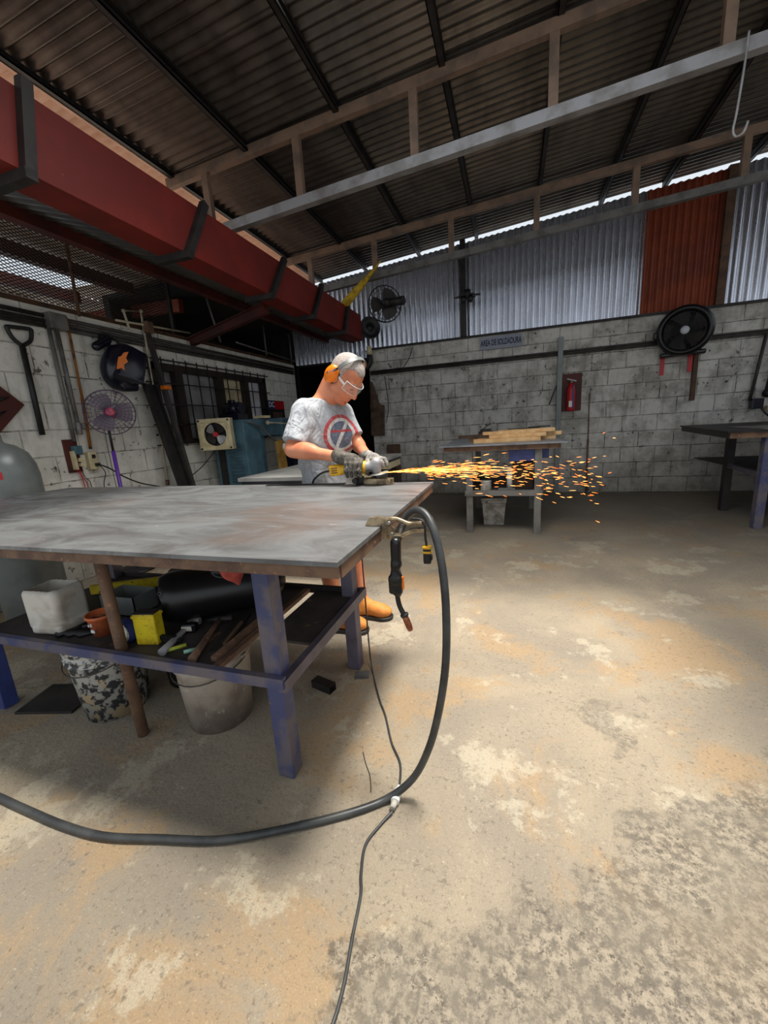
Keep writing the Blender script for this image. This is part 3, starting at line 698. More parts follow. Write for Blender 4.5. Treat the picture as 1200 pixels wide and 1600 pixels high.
solo('tube_offcut', tb, MT['dark'], 'short black square tube offcut lying on the floor under the table', 'offcut', (-.893, 1.57, 0))
solo('foot_plate', MB().box((-.74, 1.71, .003), (.075, .06, .006), rotm(.3)), MT['conduit'], 'small flat grey steel plate on the floor at the rear table leg', 'plate', (-.74, 1.71, 0))

J = SDF((-2.3, 1.02, .41), (-1.85, 1.36, .70), .0035)
J.box((-2.07, 1.20, SZ + .112), (.098, .082, .105), rotm(.12, .03, .04), 0, rnd=.03).box((-2.045, 1.19, SZ + .025), (.085, .082, .024), rotm(.12), .012, rnd=.018)
J.box((-2.072, 1.201, SZ + .21), (.086, .070, .17), rotm(.12, .03, .04), 0, 'sub', rnd=.025)
tag(J.mesh('cut_jug', MT['whitejug'], None, (-2.07, 1.20, SZ)), 'dirty white cut open jug standing at the left end of the table shelf', 'jug')
solo('parts_tray', MB().bx(-1.99, -1.76, 1.34, 1.345, SZ, SZ + .10).bx(-1.99, -1.76, 1.475, 1.48, SZ, SZ + .10).bx(-1.99, -1.985, 1.34, 1.48, SZ, SZ + .1).bx(-1.765, -1.76, 1.34, 1.48, SZ, SZ + .1).bx(-1.99, -1.76, 1.34, 1.48, SZ, SZ + .006), MT['gas'], 'pale grey open box behind the orange pot on the shelf', 'box', (-1.87, 1.41, SZ))
PT = thing('plant_pot', 'small orange plastic pot holding bits, with white specks, on the table shelf', 'pot', (-1.775, 1.19, SZ))
MB().lathe([(0, 0), (.042, 0), (.058, .085), (.064, .087), (.064, .1), (.058, .1), (.045, .03), (0, .03)], (-1.775, 1.19, SZ), None, 28).build('pot_body', MT['orange_old'], PT)
m = MB()
for i in range(9): a = i * 2.4; m.box((-1.775 + .03 * math.cos(a), 1.19 + .03 * math.sin(a), SZ + .065 + .006 * (i % 3)), (.03, .012, .012), rotm(a, .4 * (i % 2)))
m.build('metal_bits', MT['conduit_d'], PT)['kind'] = 'stuff'
MB().box((-1.77, 1.1355, SZ + .035), (.02, .004, .014), rotm(0)).box((-1.785, 1.1335, SZ + .062), (.007, .004, .010)).box((-1.768, 1.1325, SZ + .066), (.007, .004, .012)).build('white_speck', MT['white'], PT)
G = thing('navy_cap', 'small navy cap lying open with white lining on the shelf beside the prop pipe', 'cap', (-1.583, 1.13, SZ))
c_ = SDF((-1.685, 1.05, .41), (-1.475, 1.23, .56), .003); c_.ell((-1.578, 1.15, SZ + .055), (.052, .045, .054), None, 0).ell((-1.583, 1.115, SZ + .055), (.044, .045, .044), None, 0, 'sub').box((-1.578, 1.14, SZ - .05), (.1, .1, .05), None, 0, 'sub'); c_.mesh('cap_shell', MT['navyblue'], G)
c_ = SDF((-1.685, 1.05, .41), (-1.475, 1.23, .56), .003); c_.ell((-1.578, 1.145, SZ + .05), (.046, .036, .042), None, 0).ell((-1.587, 1.112, SZ + .058), (.040, .042, .038), None, 0, 'sub').box((-1.578, 1.14, SZ - .048), (.1, .1, .05), None, 0, 'sub'); c_.mesh('cap_lining', MT['whitejug'], G)
Yb = thing('yellow_box', 'dirty yellow plastic battery box standing on the table shelf', 'box', (-1.475, 1.17, SZ))
MB().box((-1.475, 1.17, SZ + .07), (.10, .055, .14), rotm(.2), .006).box((-1.475, 1.17, SZ + .128), (.106, .061, .012), rotm(.2), .003).build('box_body', MT['yellow_dirty'], Yb)
MB().box((-1.475, 1.17, SZ + .141), (.094, .049, .006), rotm(.2)).build('box_lid', MT['dark'], Yb)
D = SDF((-1.8, 1.25, .41), (-1.05, 1.8, .73), .006)
D.cap((-1.50, 1.36, SZ + .125), (-1.20, 1.60, SZ + .12), .12, .12, 0).cap((-1.58, 1.296, SZ + .125), (-1.42, 1.424, SZ + .125), .10, .10, 0, 'sub').ell((-1.3, 1.45, SZ + .23), (.06, .04, .025), None, .01)
tag(D.mesh('black_canister', MT['blackgloss'], None, (-1.4, 1.45, SZ)), 'big black round canister lying on its side at the back of the shelf', 'canister')
solo('label_block', MB().box((-1.37, 1.28, SZ + .02), (.06, .035, .04), rotm(.3), .004), MT['blackgloss'], 'small black block with pale label in front of the black canister', 'block', (-1.37, 1.28, SZ))
MB().box((-1.372, 1.261, SZ + .022), (.045, .002, .022), rotm(.3)).build('paper_label', MT['whitejug'], bpy.data.objects['label_block'])
def hammer(name, label, p, ang, L, hm, headm, headl=.10):
    H_ = thing(name, label, 'hammer', p)
    d = Vector((math.cos(ang), math.sin(ang), 0)); n_ = Vector((-d.y, d.x, 0)); p = Vector(p); t_ = Vector((0, 0, .016))
    MB().tube([p + t_, p + t_ + d * L * .3, p + t_ + d * L * .75, p + t_ + d * L], [.017, .014, .011, .011], 10).build('handle', hm, H_)
    e = p + t_ + d * L
    MB().tube([e - n_ * headl * .5, e - n_ * headl * .3, e + n_ * headl * .1, e + n_ * headl * .5], [.017, .015, .013, .004], 10).build('head', headm, H_)
hammer('hammer', 'hammer with thick brown wooden handle lying across the shelf front', (-1.17, 1.075, SZ), 1.95, .33, MT['rust'], MT['dark'], .12)
hammer('ball_hammer', 'slim bright steel handled hammer pointing to the front of the shelf', (-1.335, 1.09, SZ), 1.85, .26, MT['steel'], MT['steel'], .06)
solo('marker_pen', MB().cyl((-1.345, 1.105, SZ + .008), (-1.29, 1.17, SZ + .008), .008, 10), mat('lime_marker', srgb(190, 200, 70), None, rough=.4), 'yellow green marker pen lying near the shelf edge', 'pen', (-1.32, 1.13, SZ))
solo('glue_stick', MB().cyl((-1.255, 1.12, SZ + .008), (-1.225, 1.15, SZ + .008), .008, 10), mat('pale_aqua_plastic', srgb(150, 200, 180), None, rough=.4), 'short pale aqua stick lying next to the hammers', 'stick', (-1.24, 1.13, SZ))
m = MB().box((-1.40, 1.185, SZ + .012), (.13, .025, .014), rotm(.1), .003); 
for i in range(18): m.box((-1.46 + i * .006, 1.172 + i * .0006, SZ + .026), (.003, .018, .018))
solo('wire_brush', m, MT['black'], 'black wire brush lying behind the slim steel hammer', 'brush', (-1.4, 1.18, SZ))
for i, (x, y, a, lab) in enumerate(((-1.98, 1.11, .95, 'leftmost of the black plier handles beside the white jug'), (-1.93, 1.12, .75, 'middle of the black plier handles beside the white jug'), (-1.875, 1.13, .7, 'black plier handles nearest the orange pot'))):
    d = Vector((math.cos(a), math.sin(a), 0)); p = Vector((x, y, SZ + .01)); m = MB(); m.tube([p, p + d * .1], [.011, .009], 8); m.tube([p + Vector((.02, -.005, 0)), p + d * .1], [.011, .009], 8); m.tube([p + d * .1, p + d * .15], [.012, .004], 8)
    solo('pliers', m, MT['black'], lab, 'pliers', (x, y, SZ), 'pliers on the shelf')
def flat(name, label, a, b, w_, h_, m, cat='bar', grp=None):
    return solo(name, MB().bar(a, b, w_, h_), m, label, cat, a, grp)
flat('angle_bar', 'rust brown angle bar lying lengthwise nearest the hammer on the shelf', (-1.09, 1.10, SZ + .012), (-1.10, 1.50, SZ + .012), .025, .02, MT['rust'])
flat('dark_strip', 'dark flat steel strip lying under the brown angle bar', (-1.13, 1.16, SZ + .004), (-1.22, 1.47, SZ + .004), .06, .006, MT['dark'])
flat('yellow_chisel', 'thin ochre chisel lying between the hammer and the angle bar', (-1.12, 1.2, SZ + .014), (-1.17, 1.38, SZ + .014), .014, .012, MT['leather'])
Cn = thing('tin_can', 'small grey tin can with white label near the front right table leg', 'can', (-1.05, 1.47, SZ))
MB().lathe([(0, 0), (.03, 0), (.031, .004), (.03, .008), (.03, .085), (.031, .09), (.029, .092), (.027, .088), (0, .085)], (-1.05, 1.47, SZ), None, 24).build('can_body', MT['steel'], Cn)
MB().lathe([(.0306, .02), (.0308, .02), (.0308, .075), (.0306, .075)], (-1.05, 1.47, SZ), None, 24).build('can_label', MT['whitejug'], Cn)
rg = SDF((-1.05, .98, .72), (-.8, 1.2, .94), .004); rg.cap((-.90, 1.07, .90), (-.905, 1.06, .83), .028, .04, .02).cap((-.90, 1.07, .92), (-.87, 1.07, .86), .02, .025, .02).cap((-.93, 1.06, .88), (-.93, 1.06, .82), .015, .012, .02).cap((-.89, 1.05, .82), (-.88, 1.05, .785), .022, .008, .02)
tag(rg.mesh('red_rag', mat('faded_red_cloth', srgb(176, 76, 66), srgb(140, 56, 50), 20, .9), None, (-.90, 1.07, .78)), 'faded red rag tied at the top of the front right table leg', 'rag')
# dark clutter at the back of the shelf: a long yellow level and a black bag
solo('spirit_level', MB().bar((-2.3, 1.52, SZ + .03), (-1.98, 1.70, SZ + .03), .03, .05), MT['yellow_dirty'], 'dark yellow spirit level at the back left of the table shelf', 'level', (-2.3, 1.52, SZ))
bg = SDF((-1.9, 1.45, .41), (-1.5, 1.85, .66), .006); bg.ell((-1.70, 1.64, SZ + .09), (.13, .10, .09), None, .02).ell((-1.64, 1.6, SZ + .13), (.08, .06, .06), None, .03)
tag(bg.mesh('black_bag', MT['black'], None, (-1.7, 1.64, SZ)), 'soft black bag heaped behind the navy cap on the shelf', 'bag')

# ------------------------------------------------------------------ left wall
LX = -3.88
V_ = thing('gas_cylinder', 'large grey gas cylinder with domed top at the left edge beside the table', 'gas cylinder', (-3.43, 1.87, 0))
MB().lathe([(0, 0), (.19, 0), (.20, .02), (.20, 1.08), (.19, 1.16), (.16, 1.24), (.10, 1.295), (.05, 1.315), (.04, 1.33), (.04, 1.37), (0, 1.38)], (-3.43, 1.87, 0), None, 40).build('cylinder_body', MT['gas'], V_)
MB().lathe([(0, 0), (.022, 0), (.03, .02), (.02, .05), (0, .06)], (-3.43, 1.87, 1.37), None, 16).build('valve', MT['redp'], V_)
MB().box((-3.275, 1.742, 1.10), (.004, .06, .05), rotm(-.6)).build('danger_label', MT['redp'], V_)
MB().box((-3.345, 1.687, 1.14), (.004, .10, .08), rotm(-1.1)).build('paper_label', MT['white'], V_)
Sh = thing('shovel', 'black D-handled shovel shaft hanging on the white left wall', 'shovel', (LX + .03, 2.44, 1.36))
MB().tube(sp([(LX + .04, 2.45, 2.09), (LX + .04, 2.395, 2.14), (LX + .04, 2.37, 2.21), (LX + .04, 2.38, 2.225), (LX + .04, 2.46, 2.232), (LX + .04, 2.535, 2.235), (LX + .04, 2.545, 2.215), (LX + .04, 2.52, 2.14), (LX + .04, 2.45, 2.09)]), .016, 8).build('handle', MT['black'], Sh)
MB().cyl((LX + .04, 2.45, 2.10), (LX + .04, 2.44, 1.37), .021, 12).build('shaft', MT['black'], Sh)
JB = thing('junction_box', 'grey junction box on the left wall with two conduits running down', 'junction box', (LX + .04, 2.75, 2.27))
MB().box((LX + .05, 2.755, 2.335), (.10, .15, .13), None, .005).build('box_body', MT['conduit'], JB)
for y, zb in ((2.70, 1.30), (2.765, 1.36)): MB().cyl((LX + .03, y, 2.28), (LX + .03, y, zb), .017, 12).build('conduit', MT['conduit'], JB)
MB().cyl((LX + .03, 2.765, 1.47), (LX + .03, 2.765, 1.36), .023, 12).box((LX + .045, 2.80, 1.44), (.03, .02, .05)).build('fitting', MT['steel'], JB)
solo('painted_rod', MB().cyl((LX + .03, 2.875, 2.40), (LX + .03, 2.86, 1.70), .011, 8).cyl((LX + .03, 2.86, 1.70), (LX + .03, 2.835, 1.22), .0135, 8), mat('ochre_then_black_rod', srgb(150, 96, 36), srgb(40, 30, 26), 2.5, .7, thr=(.48, .56)), 'rusty ochre rod hanging on the wall right of the grey conduits', 'rod', (LX + .03, 2.85, 1.22))
Br = thing('tool_board', 'diamond-hung dark red board holding black pliers at the left picture edge', 'board', (LX + .01, 2.11, 1.36))
MB().box((LX + .012, 2.11, 1.62), (.02, .37, .37), Matrix.Rotation(PI / 4, 3, 'X')).build('board_panel', MT['red_dark'], Br)
for y, z, a in ((2.21, 1.66, .3), (2.17, 1.54, .5), (2.05, 1.70, .4)):
    d = Vector((0, math.cos(a), math.sin(a))); p = Vector((LX + .035, y, z)); MB().tube([p - d * .07, p, p + d * .06], [.012, .014, .005], 8).tube([p - d * .06 + Vector((0, 0, -.025)), p], .01, 8).build('hung_tool', MT['black'], Br)
Ms = thing('switch_board', 'dark red panel with teal switch and loose red wires on the left wall', 'switch panel', (LX + .01, 2.67, 1.02))
MB().box((LX + .012, 2.665, 1.17), (.02, .12, .30), None, .002).build('back_panel', MT['red_dark'], Ms)
MB().box((LX + .05, 2.69, 1.22), (.06, .07, .08), None, .008).build('switch_box', MT['teal'], Ms)
MB().box((LX + .045, 2.65, 1.13), (.04, .025, .17)).box((LX + .055, 2.70, 1.13), (.04, .05, .035), None, .003).box((LX + .06, 2.705, 1.085), (.04, .05, .03), None, .003).build('terminal', MT['cream'], Ms)
for k_, mm in ((0, 'redp'), (.02, 'redp'), (.045, 'black')):
    MB().tube(sp([(LX + .03, 2.665 + k_, 1.05), (LX + .035, 2.69 + k_ * .6, .97), (LX + .03, 2.70 + k_ * 1.4, .90), (LX + .03, 2.71 + k_, .70)]), .004, 6).build('wire', MT[mm], Ms)
Ot = thing('wall_outlet', 'cream outlet box on the left wall with a black plug in it', 'outlet', (LX + .02, 2.82, 1.01))
MB().box((LX + .025, 2.825, 1.11), (.05, .085, .17), None, .006).build('outlet_box', MT['cream'], Ot)
MB().box((LX + .055, 2.83, 1.15), (.01, .03, .035)).build('socket', MT['black'], Ot); MB().box((LX + .065, 2.845, 1.07), (.035, .035, .03), None, .005).build('plug', MT['black'], Ot)
MB().tube(sp([(LX + .08, 2.845, 1.07), (LX + .10, 2.93, 1.02), (LX + .12, 3.05, .92), (LX + .15, 3.2, .83), (LX + .18, 3.4, .76)]), .007, 8).tube(sp([(LX + .07, 2.86, 1.06), (LX + .07, 2.90, .98), (LX + .06, 2.87, .88), (LX + .05, 2.86, .7)]), .004, 6).build('power_cord', MT['black'], Ot)

def cage_fan(T, c, facing, r, wire, blades, hub, nb=3, nrad=28, back=.09, hubr=.04, rings=7, wr=.0016):
    R = frame((0, 0, 1), facing); c = Vector(c)
    w_ = MB()
    def ring(rad, z, t): w_.tube([c + R @ Vector((rad * math.cos(a), rad * math.sin(a), z)) for a in np.linspace(0, 2 * PI, 41)[:-1]], t, 6, closed=True)
    ring(r, 0, wr * 2.6); ring(r * .98, -back * .3, wr * 1.5)
    for i in range(1, rings):
        q = i / rings; ring(r * q, back * .45 * math.sqrt(1 - q * q) , wr)
    for i in range(nrad):
        a = 2 * PI * i / nrad; u = Vector((math.cos(a), math.sin(a), 0))
        for sg in (1, -1):
            w_.tube([c + R @ (u * r * q + Vector((0, 0, sg * back * .45 * math.sqrt(max(0, 1 - q * q)) * (1 if sg > 0 else 1.4)))) for q in (.16, .5, .8, .95, 1.0)], wr, 4, caps=False)
    w_.build('cage', wire, T)
    for i in range(nb):
        a0 = 2 * PI * i / nb + .5; b = MB(); vs = []; fs = []
        n1, n2 = 7, 5
        for i1 in range(n1 + 1):
            q = .14 + .72 * i1 / n1
            for i2 in range(n2 + 1):
                wdt = .95 * math.sin(PI * min(1, .18 + q * .62)) * .62
                a = a0 + (i2 / n2 - .5) * 2 * wdt * (.5 + .6 * q) / max(.45, q + .1); vs.append(c + R @ Vector((r * q * math.cos(a), r * q * math.sin(a), (i2 / n2 - .5) * .045)))
        for i1 in range(n1):
            for i2 in range(n2): k = i1 * (n2 + 1) + i2; fs.append((k, k + 1, k + n2 + 2, k + n2 + 1))
        b.add(vs, fs, True); b.build('blade', blades, T)
    MB().lathe([(0, back * .5 + .004), (hubr * .8, back * .5), (hubr, back * .4), (hubr, -back * .2), (hubr * 1.3, -back * .5), (hubr * 1.3, -back * 1.3), (hubr * .9, -back * 1.6), (0, -back * 1.65)], c, R, 20).build('hub', hub, T)
PF = thing('pedestal_fan', 'round purple pedestal fan with translucent blades against the left wall', 'fan', (-3.60, 2.86, 0))
cage_fan(PF, (-3.57, 2.885, 1.545), (.78, -.60, .1), .205, MT['purple_d'], mat('smoky_blade', srgb(120, 108, 116), None, rough=.3), mat('pink_hub', srgb(206, 90, 110), srgb(150, 60, 90), 30, .4), 3)
MB().cyl((-3.60, 2.86, 1.19), (-3.60, 2.86, .03), .017, 12).build('lower_pole', MT['purple'], PF)
MB().cyl((-3.60, 2.86, 1.45), (-3.60, 2.86, 1.18), .011, 10).build('upper_pole', MT['black'], PF)
MB().lathe([(0, .035), (.03, .035), (.17, .02), (.18, 0), (0, 0)], (-3.60, 2.86, 0.001), None, 28).build('base', MT['black'], PF)
MB().tube(sp([(-3.62, 2.84, 1.44), (-3.60, 2.815, 1.3), (-3.62, 2.83, 1.05), (-3.60, 2.82, .7)]), .003, 6).build('cord', MT['black'], PF)

wh = SDF((-3.9, 2.9, 1.7), (-3.5, 3.6, 2.36), .006)
Rw = frame((0, .45, .9), (.85, -.45, -.05))
wh.ell((-3.76, 3.27, 2.0), (.235, .185, .125), Rw, 0).box((-3.66, 3.30, 2.02), (.17, .12, .03), frame((0, .35, .93), (.85, -.25, .15)), .05, rnd=.02).cap((-3.78, 3.05, 2.17), (-3.80, 3.2, 2.26), .04, .035, .05).cap((-3.74, 3.22, 1.80), (-3.72, 3.34, 1.80), .03, .03, .05)
WH = thing('welding_helmet', 'shiny dark navy welding helmet with orange flame hung on the left wall', 'welding helmet', (-3.76, 3.27, 1.78))
wh.mesh('helmet_shell', MT['navy'], WH)
fl = MB(); Rf = frame((0, .45, .9), (.86, -.5, -.05)); fl.prism([(.115, -.015), (.09, .02), (.05, .03), (.03, .05), (-.02, .045), (-.09, .035), (-.06, .0), (-.075, -.03), (-.02, -.01), (.02, -.035), (.05, -.01)], 0, .012, (-3.645, 3.19, 2.03), Rf)
fl.build('flame_mark', MT['orange'], WH)
MB().box((-3.635, 3.34, 2.06), (.012, .06, .10), frame((.9, -.3, .1), (0, .3, .95)), .004).build('visor_window', MT['blackgloss'], WH)
MB().tube(sp([(-3.80, 3.1, 2.20), (-3.83, 3.16, 2.30), (-3.82, 3.26, 2.30), (-3.80, 3.36, 2.20)]), .012, 8).build('headband', MT['black'], WH)

pp = MB().tube([(LX + .04, 3.51, 2.42), (LX + .04, 3.48, 2.59), (LX + .04, 3.70, 2.635), (LX + .04, 3.69, 2.3), (LX + .04, 3.67, 1.6), (LX + .04, 3.645, .80)], .013, 10)
for p in ((LX + .04, 3.48, 2.59), (LX + .04, 3.70, 2.635)): pp.ball(p, .019, 6)
PV = thing('water_pipe', 'cream plastic pipe looping over the wall top and running down the left wall', 'pipe', (LX + .04, 3.64, .8)); pp.build('pipe_run', MT['pvc'], PV)
for z in (2.05, 1.62, 1.32): MB().box((LX + .02, 3.675, z), (.03, .07, .02)).build('pipe_clip', MT['dark'], PV)
MB().cyl((LX + .04, 3.645, .80), (LX + .04, 3.64, .74), .022, 10).build('rusty_joint', MT['rust'], PV)
solo('plastic_pipe', MB().cyl((LX + .05, 3.36, 2.475), (LX + .07, 4.36, 2.53), .011, 8), MT['pvc'], 'thin cream pipe lying along the wall top towards the red joist', 'pipe', (LX + .05, 3.36, 2.46))
m = MB(); R0 = (-3.78, 3.56, 1.86); R1 = (-3.40, 3.59, .003); 
m.bar(R0, R1, .14, .012, (1, 0, 0)); m.bar((R0[0] + .02, R0[1] - .07, R0[2]), (R1[0] + .02, R1[1] - .07, R1[2]), .012, .05, (1, 0, 0)); m.bar((R0[0] + .02, R0[1] + .07, R0[2]), (R1[0] + .02, R1[1] + .07, R1[2]), .012, .05, (1, 0, 0))
solo('steel_channel', m, MT['dark'], 'wide black steel channel leaning against the left wall beside the window', 'channel', (-3.40, 3.63, 0))
Lt = thing('leaning_tube', 'long thin grey tube leaning against the wall in front of the window', 'tube', (-3.42, 3.70, 0))
MB().bar((-3.84, 3.72, 2.52), (-3.42, 3.70, .003), .045, .045, (1, 0, 0)).build('tube_body', MT['conduit_d'], Lt)
MB().box((-3.70, 3.72, 1.83), (.06, .10, .04), None, .004).build('orange_clamp', MT['orange'], Lt)
MB().box((-3.80, 3.72, 2.47), (.07, .08, .12), None, .006).build('rusty_bracket', MT['rust'], Lt)
ct = MB(); 
for z in (2.375, 2.33, 2.29): ct.cyl((LX + .025, .6, z), (LX + .025, 2.68, z), .018, 8); ct.cyl((LX + .025, 2.83, z), (LX + .025, 6.9, z), .018, 8)
solo('conduit_run', ct, MT['conduit_d'], 'bundle of three dark conduits along the top of the left wall', 'conduit', (LX + .025, .6, 2.28))
# thin pipes in the dark loft
for a, b, lab in (((-3.84, 4.95, 2.52), (-3.84, 4.78, 3.04), 'pale upright pipe in the dark loft near the end of the mesh'), ((-3.84, 6.05, 2.50), (-3.84, 6.05, 2.95), 'pale upright pipe in the middle of the dark loft'), ((-3.84, 6.85, 2.48), (-3.84, 6.85, 2.95), 'pale upright pipe at the far end of the dark loft')):
    solo('loft_pipe', MB().cyl(a, b, .013, 8), MT['conduit'], lab, 'pipe', a, 'loft pipes')
solo('loft_pipe', MB().cyl((-3.70, 5.1, 2.53), (-3.80, 6.9, 2.50), .012, 8), MT['conduit'], 'long thin pale pipe running level above the far part of the left wall', 'pipe', (-3.7, 5.1, 2.5), 'loft pipes')

# DC box on the far part of the left wall
DC = thing('poster_box', 'black carton with DC lettering and a red label on the left wall beyond the window', 'carton', (LX + .03, 6.12, 1.46))
MB().box((LX + .035, 6.12, 1.60), (.06, .50, .36), None, .004).build('carton_body', MT['soot'], DC)
MB().box((LX + .068, 6.22, 1.705), (.006, .29, .13)).build('red_label', MT['redp'], DC)
MB().box((LX + .068, 5.975, 1.705), (.006, .19, .13)).build('blue_label', MT['navyblue'], DC)
text_mesh('DC', .12, MT['white'], DC, (LX + .073, 5.975, 1.71), RL)
MB().box((LX + .068, 6.14, 1.53), (.004, .30, .12)).build('photo_print', MT['leather'], DC)

# ------------------------------------------------------------------ blue machine, its fan, the second table
Mc = thing('band_saw', 'blue green industrial saw with louvred cabinet and long horizontal arm behind the table', 'machine', (-3.52, 4.65, 0))
m = MB().bx(-3.76, -3.27, 4.42, 4.78, 0, 1.45, .01); m.bar((-3.265, 4.45, .1), (-3.265, 4.45, 1.40), .02, .03); m.build('cabinet', MT['teal'], Mc)
lv = MB()
for i in range(12): lv.box((-3.44, 4.412, .62 + i * .045), (.20, .02, .016), rotm(0, 0, .5))
lv.build('louvres', MT['teal'], Mc)
MB().bx(-3.70, -3.60, 4.405, 4.42, .2, 1.40).build('side_panel', MT['dark'], Mc)
MB().bx(-3.45, -3.30, 4.78, 6.1, 1.22, 1.46, .01).bx(-3.47, -3.28, 5.35, 5.5, 1.20, 1.47, .005).build('arm', MT['teal'], Mc)
MB().bx(-3.50, -3.34, 4.78, 4.95, 0, 1.23).build('column', MT['teal'], Mc)
for y, z in ((5.43, 1.42), (5.43, 1.25), (5.95, 1.33)): MB().cyl((-3.285, y, z), (-3.27, y, z), .014, 8).build('bolt', MT['dark'], Mc)
mo = MB().cyl((-3.66, 4.66, 1.60), (-3.42, 4.60, 1.60), .085, 20).cyl((-3.42, 4.60, 1.60), (-3.38, 4.59, 1.60), .06, 20); mo.bx(-3.70, -3.40, 4.52, 4.72, 1.45, 1.53); mo.box((-3.55, 4.62, 1.69), (.08, .07, .05), None, .01); mo.build('motor', MT['navy'], Mc)
MB().bx(-3.40, -3.26, 4.85, 5.05, 1.465, 1.50).build('cream_cover', MT['cream'], Mc)
MB().tube(sp([(-3.24, 4.5, 1.42), (-3.22, 4.7, 1.35), (-3.2, 4.95, 1.18), (-3.18, 5.2, 1.10), (-3.18, 5.5, 1.12), (-3.15, 5.8, 1.2)]), .014, 8).build('hose', MT['conduit'], Mc)
MB().tube(sp([(-3.24, 4.95, 1.40), (-3.2, 5.3, 1.38), (-3.2, 5.7, 1.33)]), .01, 8).ball((-3.24, 4.93, 1.40), .03, 6).build('air_line', MT['pvc'], Mc)
MB().prism([(-.06, 0), (.10, 0), (.05, .42), (-.08, .40)], 0, .05, (-3.12, 4.95, .74), RL).build('yellow_guard', mat('ochre_guard', srgb(176, 136, 60), srgb(140, 100, 44), 8, .5), Mc)
MB().ball((-3.07, 5.02, 1.05), (.04, .05, .06), 8).build('white_knob', MT['white'], Mc)
MB().cyl((-3.10, 5.30, 1.0), (-3.02, 5.28, 1.0), .09, 18).bx(-3.2, -3.05, 5.2, 5.4, .5, .95).build('gearbox', MT['navy'], Mc)
rc = thing('red_press', 'dark red upright machine column standing behind the blue saw', 'machine', (-3.2, 5.75, 0)); MB().bx(-3.3, -3.08, 5.62, 5.9, 0.9, 1.18, .01).bx(-3.26, -3.10, 5.66, 5.86, 0, .9).build('column', MT['red_dark'], rc)
MB().cyl((-3.02, 6.0, 1.25), (-3.02, 6.0, .05), .022, 10).build('screw_spindle', MT['steel'], rc); MB().bx(-3.3, -2.95, 5.6, 6.05, 0, .05).build('base', MT['red_dark'], rc)
sv = thing('machine_vise', 'small worn steel vise lying on the rear table beside the man', 'vise', (-2.05, 4.45, .90)); MB().bx(-2.3, -2.02, 4.6, 4.75, .90, .97, .005).bx(-2.3, -2.24, 4.6, 4.75, .97, 1.05, .005).bx(-2.16, -2.10, 4.6, 4.75, .97, 1.05, .005).build('vise_body', MT['steel'], sv); MB().cyl((-2.1, 4.67, 1.0), (-1.98, 4.67, 1.0), .012, 8).build('screw', MT['steel'], sv)

BF = thing('box_fan', 'square cream box fan with red hub mounted on the blue saw cabinet', 'fan', (-3.55, 4.28, 1.08))
cx, cy, cz = -3.555, 4.25, 1.285; Rfn = rotm(.35, 0, 0)
FS = .82
def bfp(x, y, z): return Vector((cx, cy, cz)) + Rfn @ Vector((x * FS, y, z * FS * 1.04))
m = MB()
for (x, z, w1, h1) in ((0, .20, .50, .055), (0, -.20, .50, .055), (-.22, 0, .055, .35), (.22, 0, .055, .35)): m.box(bfp(x, 0, z), (w1 * FS, .12, h1 * FS * 1.04), Rfn, .005)
n = 36; vs = []; fs = []
for i in range(n):
    a = 2 * PI * i / n; c_, s_ = math.cos(a), math.sin(a); k = min(.21 / max(abs(c_), 1e-6), .19 / max(abs(s_), 1e-6))
    vs += [bfp(.168 * c_, -.045, .168 * s_), bfp(k * c_, -.045, k * s_)]
for i in range(n): j = (i + 1) % n; fs.append((2 * i, 2 * i + 1, 2 * j + 1, 2 * j))
m.add(vs, fs); m.build('fan_frame', MT['cream'], BF)
MB().box(bfp(0, .055, 0), (.36, .01, .33), Rfn).build('back_plate', MT['black'], BF)
for i in range(4):
    a0 = PI / 4 + i * PI / 2; b = MB(); vs, fs = [], []
    for i1 in range(6):
        q = .03 + .125 * i1 / 5
        for i2 in range(5): a = a0 + (i2 / 4 - .5) * (.9 + .25 * math.sin(PI * i1 / 5)); vs.append(bfp(q * math.cos(a), -.02 + (i2 / 4 - .5) * .03, q * math.sin(a)))
    for i1 in range(5):
        for i2 in range(4): k = i1 * 5 + i2; fs.append((k, k + 1, k + 6, k + 5))
    b.add(vs, fs, True); b.build('blade', MT['steel'] if i % 2 else MT['dark'], BF)
MB().lathe([(0, -.05), (.03, -.045), (.036, -.03), (.036, .05), (0, .05)], (cx, cy, cz), Rfn @ Matrix.Rotation(-PI / 2, 3, 'X'), 20).build('hub', MT['redp'], BF) if False else MB().cyl(bfp(0, -.05, 0), bfp(0, .05, 0), .031, 20).build('hub', MT['redp'], BF)
for sx in (-.22, .22):
    for sz in (-.2, .2): MB().cyl(bfp(sx, -.075, sz), bfp(sx, -.055, sz), .012, 8).build('corner_screw', MT['black'], BF)
MB().tube(sp([bfp(-.05, .0, -.22), (-3.6, 4.0, .93), (-3.7, 3.85, .80), (-3.78, 3.8, .74)]), .006, 8).build('cord', MT['black'], BF)
MB().bar(bfp(0, .05, 0), (cx, 4.43, cz), .06, .06).build('bracket', MT['dark'], BF)

T3 = thing('rear_table', 'light topped low workbench with cream edge behind the man at the left', 'table', (-1.8, 3.9, 0))
MB().bx(-2.26, -1.35, 2.88, 5.0, .87, .90).build('table_top', mat('pale_scuffed_top', srgb(168, 168, 164), srgb(140, 140, 138), 3, .5), T3)
MB().bx(-2.24, -1.37, 2.90, 4.98, .835, .87).build('dark_band', MT['navy'], T3)
MB().bx(-2.24, -1.37, 2.90, 2.95, .76, .835).bx(-2.24, -2.2, 2.9, 4.98, .76, .835).bx(-1.41, -1.37, 2.9, 4.98, .76, .835).build('apron', MT['cream'], T3)
for x in (-2.18, -1.43):
    for y in (3.0, 4.88): MB().bx(x - .03, x + .03, y - .03, y + .03, 0.002, .80).build('leg', MT['dark'], T3)

